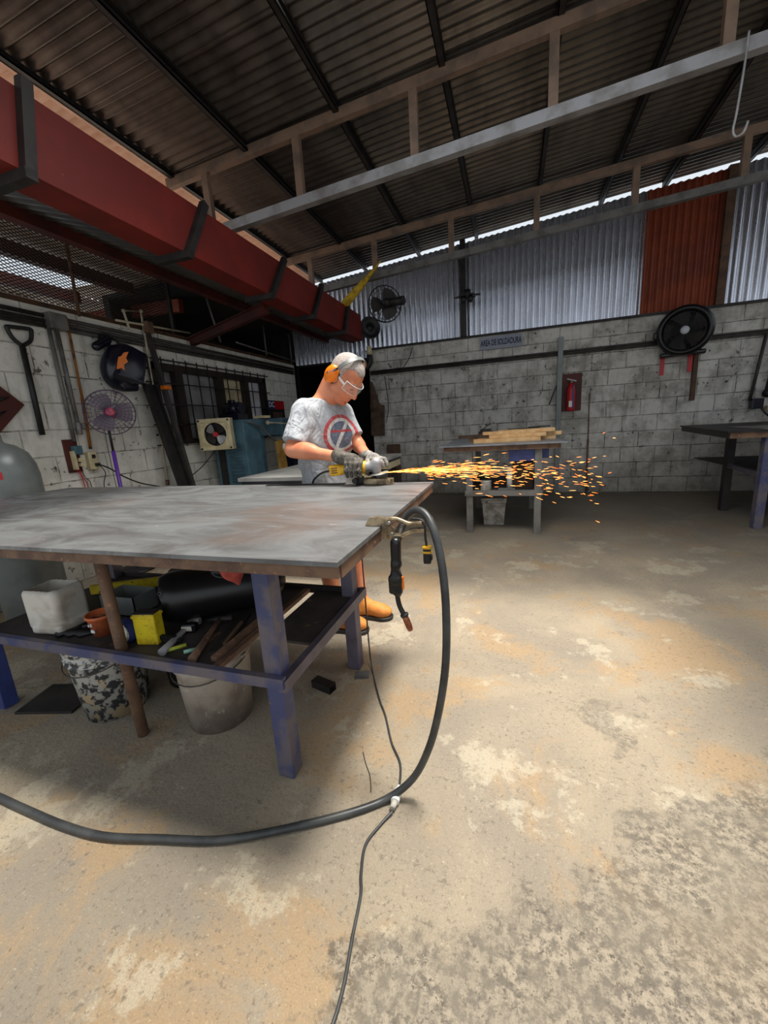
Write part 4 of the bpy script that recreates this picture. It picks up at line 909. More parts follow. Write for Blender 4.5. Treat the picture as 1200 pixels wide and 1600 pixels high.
# ------------------------------------------------------------------ rear wall fittings
SG = thing('wall_sign', 'grey sign reading AREA DE SOLDADURA high on the rear block wall', 'sign', (-.175, 7.03, 2.34))
MB().bx(-.50, .145, 7.02, 7.045, 2.345, 2.535).build('sign_board', mat('grey_sign', srgb(150, 154, 168), srgb(136, 140, 154), 4, .5), SG)
text_mesh('AREA DE SOLDADURA', .122, mat('navy_letters', srgb(22, 24, 66), None, rough=.5), SG, (-.178, 7.018, 2.44), RB, sx=.50, bold=.03)
cr = MB()
pts = [(-2.40, 7.02, 2.17), (-1.6, 7.02, 2.165), (-1.1, 7.02, 2.18), (-.5, 7.02, 2.25), (.3, 7.02, 2.24), (1.2, 7.02, 2.21), (2.0, 7.02, 2.19), (3.25, 7.02, 2.19), (5.2, 7.02, 2.19)]
pts = [(-2.40, 7.02, 2.17), (5.2, 7.02, 2.17)]
cr.tube([(a, b, c + .027) for a, b, c in pts], .015, 8); cr.tube(pts, .011, 8); cr.tube([(a, b, c - .024) for a, b, c in pts], .010, 8)
solo('conduit_run', cr, MT['conduit_d'], 'bundle of dark conduits running across the whole rear block wall', 'conduit', (-2.4, 7.02, 2.13))
solo('wall_strut', MB().bx(.665, .735, 6.97, 6.985, 0.002, 2.40).bx(.665, .675, 6.985, 7.04, 0.002, 2.40).bx(.725, .735, 6.985, 7.04, 0.002, 2.4), MT['gas'], 'pale grey steel upright screwed to the rear wall beside the extinguisher', 'upright', (.7, 7, 0))
FE = thing('fire_extinguisher', 'red fire extinguisher with blue strap on a dark board on the rear wall', 'fire extinguisher', (.87, 6.97, 1.29))
MB().bx(.745, 1.02, 7.02, 7.045, 1.30, 1.86).build('backing_board', MT['leather'] if False else MT['red_dark'], FE)
MB().lathe([(0, 0), (.055, 0), (.062, .02), (.062, .32), (.05, .37), (.022, .40), (.022, .42), (0, .42)], (.865, 6.945, 1.30), None, 24).build('bottle', MT['redp'], FE)
MB().cyl((.865, 6.945, 1.71), (.865, 6.945, 1.76), .016, 10).bar((.80, 6.93, 1.78), (.93, 6.94, 1.74), .02, .02).build('valve', MT['steel'], FE)
MB().bar((.885, 6.875, 1.33), (.89, 6.878, 1.68), .02, .006, (0, 1, 0)).build('blue_strap', MT['bluebright'], FE)
MB().bx(.83, .875, 6.876, 6.884, 1.36, 1.45).build('paper_label', MT['white'], FE)
solo('steel_rod_stub', MB().bar((.56, 7.0, 1.42), (.66, 7.0, 1.70), .025, .02), MT['black'], 'short black blade shaped bar on the wall left of the extinguisher', 'bar', (.56, 7.0, 1.42))
solo('floor_pipe', MB().cyl((1.15, 7.0, 0.002), (1.14, 7.0, .85), .014, 8).cyl((1.14, 7.0, .85), (1.13, 7.0, 1.55), .008, 8), MT['rust'], 'thin rusty pipe standing against the rear wall right of the extinguisher', 'pipe', (1.15, 7.0, 0))
# big black drum fan
DF = thing('drum_fan', 'big black round drum fan with pale hub mounted high on the rear wall', 'fan', (2.24, 6.85, 1.95))
fc = Vector((2.24, 6.82, 2.27)); fd = Vector((-.30, -.94, -.05)); Rq = frame((0, 0, 1), fd)
MB().lathe([(.30, -.16), (.325, -.12), (.325, .02), (.315, .08), (.285, .10), (.262, .10), (.255, .07), (.25, -.10), (.30, -.16)], fc, Rq, 48).build('housing', MT['blackgloss'], DF)
g = MB()
for i in range(48): a = 2 * PI * i / 48; u = Vector((math.cos(a), math.sin(a), 0)); g.tube([fc + Rq @ (u * q + Vector((0, 0, z))) for q, z in ((.05, .115), (.16, .115), (.262, .095))], .0028, 4, caps=False)
for q in (.11, .17, .225, .262): g.tube([fc + Rq @ Vector((q * math.cos(a), q * math.sin(a), .112)) for a in np.linspace(0, 2 * PI, 49)[:-1]], .0028, 5, closed=True)
g.build('grille', MT['blackgloss'], DF)
MB().lathe([(.05, .105), (.052, .12), (.03, .13), (0, .132)], fc, Rq, 24).build('hub_cap', mat('pale_badge', srgb(196, 200, 206), None, rough=.35), DF)
MB().lathe([(.26, -.12), (.2, -.15), (0, -.16)], fc, Rq, 32).build('back_cover', MT['black'], DF)
for i in range(5):
    a0 = 2 * PI * i / 5; b = MB(); vs, fs = [], []
    for i1 in range(5):
        q = .05 + .19 * i1 / 4
        for i2 in range(5): a = a0 + (i2 / 4 - .5) * .95 + q * 1.2; vs.append(fc + Rq @ Vector((q * math.cos(a), q * math.sin(a), (i2 / 4 - .5) * .07)))
    for i1 in range(4):
        for i2 in range(4): k = i1 * 5 + i2; fs.append((k, k + 1, k + 6, k + 5))
    b.add(vs, fs, True); b.build('blade', MT['conduit_d'], DF)
MB().box(fc + Vector((.02, .07, -.29)), (.52, .16, .06), rotm(-.3), .02).box(fc + Vector((-.30, .1, -.02)), (.08, .12, .10), rotm(-.3), .02).box(fc + Vector((.12, .17, -.05)), (.1, .1, .3)).build('stand', MT['blackgloss'], DF)
for i, (x, lab) in enumerate(((2.06, 'left red strap hanging under the big black fan'), (2.40, 'right red strap hanging under the big black fan'))):
    solo('red_strap', MB().bx(x - .025, x + .025, 6.99, 7.0, 1.72 + .02 * i, 2.0).bx(x - .025, x + .025, 7.0, 7.045, 1.95, 2.0), MT['redp'], lab, 'strap', (x, 7.0, 1.72), 'red straps under the fan')
solo('wood_batten', MB().bx(2.445, 2.50, 7.0, 7.045, 1.34, 2.12), MT['woodd'], 'dark wooden batten running down below the big black fan', 'batten', (2.47, 7.0, 1.34))
OB = thing('outlet_box', 'dark outlet box below slanting grey conduits at the right of the rear wall', 'outlet box', (3.2, 6.98, 1.15))
MB().cyl((3.24, 7.0, 2.15), (3.15, 7.0, 1.28), .02, 10).cyl((3.40, 7.0, 2.15), (3.32, 7.0, 1.4), .02, 10).build('conduit', MT['conduit_d'], OB)
MB().box((3.22, 6.98, 1.24), (.13, .10, .14), None, .008).build('box_body', MT['navy'], OB)
MB().box((3.43, 6.97, 1.17), (.2, .08, .07), None, .006).build('cream_block', MT['cream'], OB)
MB().tube(sp([(3.26, 6.95, 1.2), (3.3, 6.93, 1.12), (3.4, 6.92, 1.03), (3.5, 6.92, 1.02)]), .012, 8).ball((3.33, 6.98, 1.37), .06, 8).build('cord', MT['black'], OB)

# caged industrial wall fan by the beam end, yellow sleeve, leather apron
CF = thing('caged_wall_fan', 'old round caged fan with grey motor near the far end of the red beam', 'fan', (-1.95, 6.85, 2.95))
cage_fan(CF, (-1.97, 6.72, 3.17), (-.45, .85, .1), .27, MT['black'], MT['conduit_d'], MT['dark'], 3, 24, .12, .05, 5, .003)
MB().cyl((-1.96, 6.66, 3.16), (-1.62, 6.60, 3.15), .065, 18).build('motor', MT['dark'], CF)
MB().bar((-1.96, 6.66, 3.16), (-1.95, 7.08, 3.20), .06, .06).build('wall_arm', MT['dark'], CF)
ys_ = SDF((-2.5, 5.8, 2.9), (-1.6, 6.1, 3.65), .006); ys_.cap((-2.33, 5.95, 3.06), (-2.06, 5.95, 3.27), .062, .045, 0).cap((-2.06, 5.95, 3.27), (-1.76, 5.95, 3.52), .043, .006, .02).ell((-2.36, 5.95, 3.05), (.05, .05, .04), None, .02)
tag(ys_.mesh('yellow_sleeve', mat('yellow_cloth', srgb(206, 170, 30), srgb(160, 124, 20), 12, .7), None, (-2.33, 5.95, 3.02)), 'pointed yellow cloth sleeve standing on the far end of the red beam', 'sleeve')
mf = MB().cyl((-.67, 6.84, 3.22), (-.67, 6.84, 3.10), .05, 12); 
for a in (0, 1.05, 2.1, 3.14, 4.2, 5.24): mf.bar((-.67, 6.84, 3.14), (-.67 + .2 * math.cos(a), 6.84 + .12 * math.sin(a), 3.13), .04, .02)
mf.ball((-.62, 6.82, 3.08), .05, 8).ball((-.73, 6.82, 3.08), .05, 8).bar((-.67, 6.86, 3.15), (-.74, 6.98, 3.15), .03, .03)
solo('post_fixture', mf, MT['black'], 'dark multi armed fixture bolted to the post on the zinc sheets', 'fixture', (-.67, 6.84, 3.05))
solo('pipe_elbow', MB().cyl((-2.36, 6.93, 2.60), (-2.36, 6.93, 2.46), .045, 14), MT['cream'], 'short cream pipe stub under the end of the red beam', 'pipe', (-2.36, 6.93, 2.46))
solo('drain_elbow', MB().tube(sp([(-2.36, 6.93, 2.46), (-2.36, 6.92, 2.36), (-2.40, 6.92, 2.28), (-2.50, 6.92, 2.24)]), .05, 14), MT['black'], 'black pipe elbow below the cream pipe stub', 'pipe', (-2.45, 6.92, 2.2))
la = SDF((-2.6, 6.85, 1.0), (-2.1, 7.05, 2.1), .008); la.box((-2.30, 6.97, 1.35), (.13, .02, .27), rotm(0, .05), 0, rnd=.015).cap((-2.38, 6.97, 2.0), (-2.33, 6.97, 1.6), .03, .09, .05).box((-2.33, 6.97, 1.02), (.4, .2, .06), None, 0, 'sub')
tag(la.mesh('leather_apron', MT['leather'], None, (-2.3, 6.97, 1.08)), 'brown leather apron hanging at the left end of the rear block wall', 'apron')
solo('dark_board', MB().box((-2.02, 6.90, .46), (.24, .03, .92), rotm(.1, 0, -.1)), MT['woodd'], 'narrow dark board leaning on the rear wall right of the leather apron', 'board', (-2.02, 6.9, 0))
for pts, lab in ((((-1.62, 7.03, 2.52), (-1.68, 7.03, 2.36), (-1.80, 7.03, 2.2)), 'thin black cable running slantwise down to the conduits left of the sign'), (((-2.14, 7.03, 2.1), (-2.10, 7.03, 1.6), (-2.16, 7.03, 1.3)), 'thin black cable hanging next to the leather apron')):
    solo('wall_cable', MB().tube(sp(pts), .006, 6), MT['black'], lab, 'cable', pts[-1])
# wire hook hanging from the near truss
solo('wire_hook', MB().tube(sp([(1.46, 3.83, 3.64), (1.455, 3.83, 3.45), (1.44, 3.83, 3.2), (1.43, 3.83, 3.10), (1.45, 3.83, 3.055), (1.49, 3.83, 3.07), (1.51, 3.83, 3.13)]), .0075, 8), MT['steel'], 'thin wire hook hanging from the near truss at the upper right', 'hook', (1.46, 3.83, 3.05))

# ------------------------------------------------------------------ rear welding table with pine offcuts
T2 = thing('welding_table', 'steel topped welding table with pine offcuts on it in front of the rear wall', 'table', (-.1, 5.2, 0))
MB().bx(-.76, .54, 4.42, 6.0, .985, 1.0).build('table_top', MT['zincplate'], T2)
MB().bx(-.70, .46, 4.46, 4.475, .93, .985).bx(-.70, .46, 5.9, 5.915, .93, .985).bx(-.72, -.70, 4.46, 5.9, .93, .985).bx(.46, .48, 4.46, 5.9, .93, .985).build('apron', MT['rust'], T2)
for x in (-.45, .27):
    for y in (4.53, 5.8): MB().bx(x - .035, x + .035, y - .035, y + .035, 0.002, .93).build('leg', MT['conduit'], T2)
MB().bx(-.50, .32, 4.48, 4.52, .43, .49).bx(-.50, .32, 5.81, 5.85, .43, .49).bx(-.50, -.46, 4.5, 5.8, .43, .49).bx(.28, .32, 4.5, 5.8, .43, .49).build('shelf_rail', MT['conduit'], T2)
MB().bx(-.46, .28, 4.52, 5.81, .455, .465).build('shelf_board', MT['shelfboard'], T2)
MB().bx(-.03, .27, 4.52, 4.9, .80, .95, .004).bx(.27, .38, 4.6, 4.9, .82, .94).build('drawer_box', MT['bluebright'], T2)
planks = [((-.42, 4.75, 1.022), (.30, 4.80, 1.022), .09, .042), ((-.38, 4.93, 1.022), (.25, 4.88, 1.022), .08, .042), ((-.50, 5.10, 1.022), (.48, 5.0, 1.022), .07, .042), ((-.25, 4.80, 1.065), (.36, 4.87, 1.065), .08, .040), ((-.62, 5.02, 1.065), (.10, 4.97, 1.065), .06, .040),
          ((-.15, 4.92, 1.107), (.46, 4.95, 1.107), .08, .040), ((-.32, 4.80, 1.103), (.25, 4.84, 1.103), .05, .034), ((.0, 5.05, 1.065), (.54, 4.98, 1.065), .06, .040)]
plab = ['front long pine strip at the bottom of the pile on the welding table', 'pine strip second from the front at the bottom of the pile', 'longest pine strip at the back of the bottom layer', 'pine strip lying on the front two in the middle layer',
        'brownish strip sticking out to the left of the pile', 'topmost pine strip on the right part of the pile', 'topmost narrow pine strip at the front of the pile', 'pine strip sticking out furthest to the right of the pile']
for i, (a, b, w_, h_) in enumerate(planks):
    solo('pine_strip', MB().bar(a, b, w_, h_), MT['wood'] if i != 4 else MT['leather'], plab[i], 'plank', a, 'pine offcuts on the welding table')
tl = MB().box((-.30, 5.02, 1.105), (.17, .08, .035), rotm(.1)).box((-.30, 5.02, 1.135), (.12, .05, .03), rotm(.2)); tl.tube([(-.36, 4.9, 1.11), (-.31, 4.9, 1.16), (-.24, 4.92, 1.21)], .006, 8)
solo('hand_tool', tl, MT['dark'], 'dark hand tool with upright rod lying on the left end of the pine pile', 'tool', (-.30, 4.98, 1.06))
for a, b, lab in (((-.05, 5.10, 1.125), (.32, 5.09, 1.13), 'left black strip across the top back of the pine pile'), ((.18, 5.03, 1.14), (.42, 5.02, 1.145), 'right black strip across the top back of the pine pile')):
    solo('black_strip', MB().bar(a, b, .04, .015), MT['black'], lab, 'strip', a, 'black strips on the pine pile')
solo('panel_board', MB().box((.12, 4.85, .615), (.22, .16, .30), None, .004), MT['leather'], 'brown carton with worn white face on the shelf of the welding table', 'carton', (.12, 4.85, .465))
solo('white_tube', MB().cyl((-.02, 4.66, .466), (-.02, 4.66, .74), .032, 14), MT['whitejug'], 'upright white tube on the shelf beside the brown carton', 'tube', (-.02, 4.66, .466))
solo('paint_can', MB().lathe([(0, 0), (.06, 0), (.062, .005), (.06, .01), (.06, .10), (.063, .105), (.06, .11), (0, .108)], (-.28, 4.66, .466), None, 24), MT['pail'], 'small grimy white can on the left of the welding table shelf', 'can', (-.28, 4.66, .466))
solo('flat_tray', MB().bx(-.14, .04, 4.55, 4.60, .466, .50), MT['conduit'], 'flat grey bar in the middle of the welding table shelf', 'bar', (-.05, 4.57, .466))
PL = thing('square_pail', 'grimy white square pail with lid on the floor under the rear welding table', 'pail', (-.20, 4.98, 0))
q = MB(); 
for z0_, z1_, a0_, a1_ in ((0.002, .27, .115, .135), (.275, .30, .143, .143), (.305, .33, .148, .148)):
    P4 = [(-1, -1), (1, -1), (1, 1), (-1, 1)]; vs = [(-.20 + a0_ * x, 4.98 + a0_ * y, z0_) for x, y in P4] + [(-.20 + a1_ * x, 4.98 + a1_ * y, z1_) for x, y in P4]
    q.add(vs, [(3, 2, 1, 0), (4, 5, 6, 7), (0, 1, 5, 4), (1, 2, 6, 5), (2, 3, 7, 6), (3, 0, 4, 7)])
q.build('pail_body', MT['pail'], PL); MB().bx(-.345, -.055, 4.835, 5.125, .33, .345, .005).build('lid', MT['conduit'], PL)

# ------------------------------------------------------------------ bench at the right
RB_ = thing('right_bench', 'dark topped steel bench with blue leg at the right edge of the picture', 'bench', (2.9, 5.6, 0))
MB().prism([(2.03, 4.82), (4.1, 4.82), (4.1, 6.75), (2.27, 6.75)], .985, 1.0).build('table_top', MT['dark'], RB_)
MB().bar((2.06, 4.86, .955), (4.08, 4.86, .955), .04, .055).build('apron', MT['rust'], RB_); MB().bar((2.07, 4.86, .955), (2.29, 6.7, .955), .03, .055).build('apron', MT['dark'], RB_)
for x, y, mm in ((2.40, 4.91, 'blueleg'), (2.46, 5.75, 'dark'), (3.9, 4.91, 'blueleg'), (3.9, 6.6, 'dark')): MB().bx(x - .038, x + .038, y - .038, y + .038, 0.002, .93).build('leg', MT[mm], RB_)
MB().bar((2.40, 4.90, .55), (3.9, 4.90, .55), .04, .05).build('shelf_rail', MT['blueleg'], RB_); MB().bar((2.38, 4.90, .55), (2.46, 5.8, .55), .035, .045).build('shelf_rail', MT['purplegrey'], RB_)
MB().bx(2.42, 3.9, 4.93, 6.6, .55, .56).build('shelf_board', MT['shelfboard'], RB_)
solo('bench_plate', MB().bx(2.35, 3.9, 4.9, 5.6, 1.001, 1.008), MT['conduit'], 'thin grey steel sheet lying on the right bench', 'sheet', (3, 5.2, 1.0))

# ------------------------------------------------------------------ the man grinding behind the table
PN = thing('person', 'man in grey t-shirt, safety glasses and orange ear muffs using the grinder behind the table', 'person', (-1.05, 2.24, 0))
skin = mat('sunlit_skin', srgb(214, 140, 104), srgb(196, 118, 84), 9, .45, 0, .04)  # even warm skin tone, slightly mottled
Oh = Vector((-.900, 2.19, 1.545)); pitch_, yaw_ = math.radians(50), math.radians(-12); SC = 1.04
fw = Vector((math.cos(yaw_) * math.cos(pitch_), math.sin(yaw_) * math.cos(pitch_), -math.sin(pitch_)))
lf = Vector((-math.sin(yaw_), math.cos(yaw_), 0)); uh = fw.cross(lf)
RH = Matrix(((fw.x, lf.x, uh.x), (fw.y, lf.y, uh.y), (fw.z, lf.z, uh.z)))
def hp(x, y, z): return tuple(Oh + RH @ (Vector((x, y, z)) * SC))
def hr(*r): return tuple(v * SC for v in r)
nf = Vector((.77, -.64, 0)); rt = Vector((-.64, -.77, 0))            # chest facing and his right hand side
RT = Matrix(((nf.x, -rt.x, 0), (nf.y, -rt.y, 0), (0, 0, 1)))
RS, LS = (-1.135, 2.09, 1.368), (-.995, 2.33, 1.352)
RE, RWr = (-1.165, 1.985, 1.172), (-.87, 1.93, 1.128)
LE, LWr = (-.89, 2.30, 1.16), (-.765, 2.085, 1.118)
bd = SDF((-1.36, 1.83, .05), (-.56, 2.52, 1.72), .0042)
# trunk
for c, r in (((-1.095, 2.25, .92), (.105, .155, .12)), ((-1.095, 2.245, 1.05), (.10, .145, .13)), ((-1.08, 2.225, 1.22), (.108, .148, .15)), ((-1.065, 2.21, 1.33), (.085, .130, .085))): bd.ell(c, r, RT, .06)
# legs
bd.cap((-1.12, 2.17, .86), (-1.075, 2.14, .49), .085, .055, .04).cap((-1.07, 2.35, .86), (-.995, 2.35, .49), .085, .055, .04)
bd.cap((-1.075, 2.14, .49), (-1.065, 2.145, .14), .048, .034, .02).cap((-.995, 2.35, .49), (-.965, 2.345, .14), .048, .034, .02)
bd.ell((-1.10, 2.14, .36), (.045, .045, .11), None, .03).ell((-1.02, 2.35, .36), (.045, .045, .11), None, .03)
bd.cap((-1.065, 2.145, .12), (-.98, 2.15, .07), .034, .03, .02).cap((-.965, 2.345, .12), (-.88, 2.345, .07), .034, .03, .02)
# shoulders and arms
bd.ell(RS, (.058, .058, .058), None, .04).ell(LS, (.055, .055, .055), None, .04)
bd.cap(RS, RE, .050, .040, .02).cap(RE, RWr, .042, .027, .02).ell((-1.085, 1.972, 1.166), (.08, .040, .043), frame((.95, -.16, -.14), (0, 0, 1)), .03)
bd.cap(LS, LE, .046, .038, .02).cap(LE, LWr, .038, .026, .02)
bd.cap(RWr, (-.84, 1.93, 1.12), .027, .024, .02).cap(LWr, (-.74, 2.05, 1.113), .025, .022, .02)
# neck and trapezius
bd.cap((-1.06, 2.205, 1.39), hp(-.045, 0, -.05), .062, .058, .03).cap((-1.08, 2.215, 1.42), hp(-.06, 0, 0), .05, .05, .03)
bd.cap((-1.09, 2.16, 1.405), (-1.13, 2.10, 1.38), .045, .04, .04).cap((-1.03, 2.27, 1.405), (-1.0, 2.31, 1.37), .045, .04, .04)
# head
bd.ell(hp(-.012, 0, .035), hr(.098, .076, .092), RH, .02).ell(hp(.030, 0, -.035), hr(.066, .060, .088), RH, .03).ell(hp(.045, 0, -.085), hr(.044, .044, .034), RH, .025)
bd.ell(hp(.078, 0, -.103), hr(.016, .022, .016), RH, .015)                                     # chin
for sy in (-1, 1):
    bd.cap(hp(.0, .052 * sy, -.06), hp(.06, .028 * sy, -.10), .012 * SC, .012 * SC, .02)         # jaw
    bd.ell(hp(.062, .040 * sy, -.022), hr(.020, .020, .018), RH, .015)                         # cheekbone
    bd.cap(hp(.088, .010 * sy, .028), hp(.074, .045 * sy, .028), .008 * SC, .007 * SC, .012)   # brow
    bd.ell(hp(.088, .032 * sy, .008), hr(.012, .016, .011), RH, .012, 'sub')                   # eye socket
    bd.ell(hp(.078, .031 * sy, .007), hr(.0115, .0125, .011), RH, .003)                        # eyeball under the lid
    bd.ell(hp(-.008, .076 * sy, -.01), hr(.020, .009, .030), RH, .008)                         # ear
    bd.ell(hp(.100, .010 * sy, -.040), hr(.009, .008, .008), RH, .006)                         # nostril wing
bd.cap(hp(.092, 0, .018), hp(.112, 0, -.026), .0085 * SC, .011 * SC, .008).ell(hp(.112, 0, -.032), hr(.012, .0115, .010), RH, .006)
bd.ell(hp(.090, 0, -.062), hr(.011, .022, .006), RH, .005).ell(hp(.088, 0, -.074), hr(.010, .019, .0065), RH, .005).box(hp(.101, 0, -.068), hr(.008, .021, .0012), RH, .003, 'sub')
bd.ell(hp(.092, 0, -.086), hr(.007, .016, .006), RH, .006, 'sub')
bd.mesh('body', skin, PN, smooth=2)
# short grey hair
hs = SDF(tuple(Oh - Vector((.16,) * 3)), tuple(Oh + Vector((.16,) * 3)), .0042)
hs.ell(hp(-.012, 0, .037), hr(.1015, .0795, .095), RH, 0)
hs.box(hp(.075, 0, -.01), hr(.055, .2, .085), RH, .01, 'sub', rnd=.02).box(hp(.02, 0, -.09), hr(.2, .2, .075), RH, .01, 'sub')
hs.ell(hp(.07, -.07, .055), hr(.052, .045, .048), RH, .01, 'sub').ell(hp(.07, .07, .055), hr(.052, .045, .048), RH, .01, 'sub')
hm_ = mat('cropped_grey_hair', srgb(188, 180, 174), srgb(138, 126, 118), 160, .85, 0, .5, thr=(.35, .65), detail=2)
hs.mesh('hair', hm_, PN)
st = SDF(tuple(Oh - Vector((.2,) * 3)), tuple(Oh + Vector((.2,) * 3)), .004)
# ear defenders
EM = bpy.data.objects.new('ear_muffs', None); C.objects.link(EM); EM.parent = PN; EM.location = Oh - PN.location
def cup(sy):
    c = SDF(tuple(Vector(hp(-.03, .09 * sy, -.005)) - Vector((.075,) * 3)), tuple(Vector(hp(-.03, .09 * sy, -.005)) + Vector((.075,) * 3)), .003)
    c.ell(hp(-.030, .092 * sy, -.003), hr(.038, .028, .052), RH, 0).box(hp(-.030, .068 * sy, -.003), hr(.05, .012, .06), RH, 0, 'sub'); return c
cup(-1).mesh('ear_cup', mat('orange_ear_cup', srgb(244, 128, 10), None, rough=.35), EM); cup(1).mesh('ear_cup', bpy.data.materials['orange_ear_cup'], EM)
for sy in (-1, 1):
    MB().lathe([(.038, 0), (.052, .004), (.054, .012), (.05, .018), (.04, .018)], hp(-.03, .082 * sy - .0 * sy, -.003), frame(uh, lf * -sy), 24, sx=1.0, sy=.82).build('cushion', MT['blackgloss'], EM)
    MB().bar(hp(-.038, .118 * sy, -.008), hp(-.008, .106 * sy, .052), .011, .005, tuple(lf)).build('yoke', MT['black'], EM)
    MB().bar(hp(-.034, .1195 * sy, .002), hp(-.014, .112 * sy, .04), .004, .004, tuple(lf)).build('steel_clip', MT['steel'], EM)
band = [hp(-.008 + .012 * math.cos(a), .106 * math.sin(a), .045 + .096 * math.cos(a)) for a in np.linspace(-1.5, 1.5, 25)]
hbm = MB()
for a, b in zip(band[:-1], band[1:]): hbm.bar(a, Vector(b) + (Vector(b) - Vector(a)) * .1, .022, .005, tuple(Vector(a) - Oh))
hbm.build('headband', MT['gas'], EM)
# safety glasses
clear = NT('clear_lens'); clear.p.inputs['Transmission Weight'].default_value = .9; clear.p.inputs['IOR'].default_value = 1.15; clear = clear.out((.95, .96, .97, 1), .08)
gm = MB(); vs = []; fs = []
for i in range(17):
    a = -1.25 + 2.5 * i / 16
    for z, k_ in ((.030, 1.0), (.006, 1.06), (-.018, .98)): vs.append(hp(.030 + .080 * k_ * math.cos(a), .074 * math.sin(a), z - (.006 * (1 - abs(a) / 1.25) if z < 0 else 0)))
for i in range(16):
    for j in range(2): k = i * 3 + j; fs.append((k, k + 1, k + 4, k + 3))
gm.add(vs, fs, True); SGl = gm.build('safety_glasses', clear, PN)
fr = MB(); fr.tube([vs[i * 3] for i in range(17)], .0026, 6); fr.tube([vs[i * 3 + 2] for i in range(17)], .0018, 6)
for e in (0, 16): fr.tube([vs[e * 3], vs[e * 3 + 1], vs[e * 3 + 2]], .0025, 6); fr.bar(vs[e * 3 + 1], hp(-.025, .082 * (1 if e else -1), .012), .012, .003, tuple(lf))
fr.build('glasses_frame', MT['white'], SGl)
for sy in (-1, 1):
    MB().tube(sp([hp(.092, .012 * sy, .030), hp(.090, .028 * sy, .035), hp(.078, .046 * sy, .028)], 5), [.0022] * 3 + [.0034] * 5 + [.002] * 3, 6).build('eyebrow', hm_, PN)
    MB().tube(sp([hp(.0885, .022 * sy, .002), hp(.0905, .031 * sy, -.001), hp(.086, .042 * sy, .001)], 4), .0016, 6).build('eyelash_line', MT['woodd'], PN)
# t-shirt
ss = SDF((-1.42, 1.86, .84), (-.72, 2.52, 1.50), .0042)
ss.cap(RS, tuple(Vector(RS).lerp(Vector(RE), .9)), .060, .074, .03).cap(LS, tuple(Vector(LS).lerp(Vector(LE), .72)), .060, .062, .03)
# cut the sleeves, neck hole
dR = (Vector(RE) - Vector(RS)).normalized(); ss.box(tuple(Vector(RS).lerp(Vector(RE), .74) + dR * .08 + dR * .02 + Vector((-.01, -.03, -.0))), (.15, .13, .10), frame((1, 0, 0), dR), 0, 'sub')
dL = (Vector(LE) - Vector(LS)).normalized(); ss.box(tuple(Vector(LS).lerp(Vector(LE), .62) + dL * .07 + Vector((.05, .02, 0))), (.075, .1, .07), frame((1, 0, 0), dL), 0, 'sub')
for c, r in (((-1.095, 2.25, .90), (.135, .180, .14)), ((-1.095, 2.245, 1.05), (.130, .172, .14)), ((-1.075, 2.22, 1.22), (.130, .168, .15)), ((-1.065, 2.21, 1.33), (.105, .150, .095))): ss.ell(c, r, RT, .06)
ss.cap((-1.09, 2.16, 1.405), (-1.14, 2.10, 1.385), .055, .055, .05).cap((-1.03, 2.26, 1.405), (-1.0, 2.315, 1.37), .052, .052, .05)
ss.cap((-1.065, 2.21, 1.30), (-1.045, 2.20, 1.42), .07, .058, .04)
ss.box((-1.10, 2.24, .80), (.3, .3, .07), None, 0, 'sub')
nk = (Vector(hp(-.045, 0, -.05)) - Vector((-1.06, 2.205, 1.39))).normalized()
ss.cap(tuple(Vector((-1.055, 2.205, 1.44))), tuple(Vector((-1.055, 2.205, 1.44)) + nk * .14), .070, .085, .01, 'sub')
def folds(g, X, Y, Z):
    a = (X + 1.08) * .77 - (Y - 2.22) * .64; b = -(X + 1.08) * .64 - (Y - 2.22) * .77
    f = .0065 * np.sin(38 * (Z * .75 + b * 1.1) + 3 * np.sin(9 * b + 4 * Z)) * np.clip((1.24 - Z) * 5, .12, 1) + .0030 * np.sin(60 * (b - .35 * Z) + 2 * np.sin(14 * Z)) + .007 * np.sin(24 * (b * 1.2 - Z) + 1.7) * np.clip((1.15 - Z) * 6, 0, 1)
    return (g + f).astype(np.float32)
ss.fn((-1.42, 1.86, .84), (-.72, 2.52, 1.50), folds)
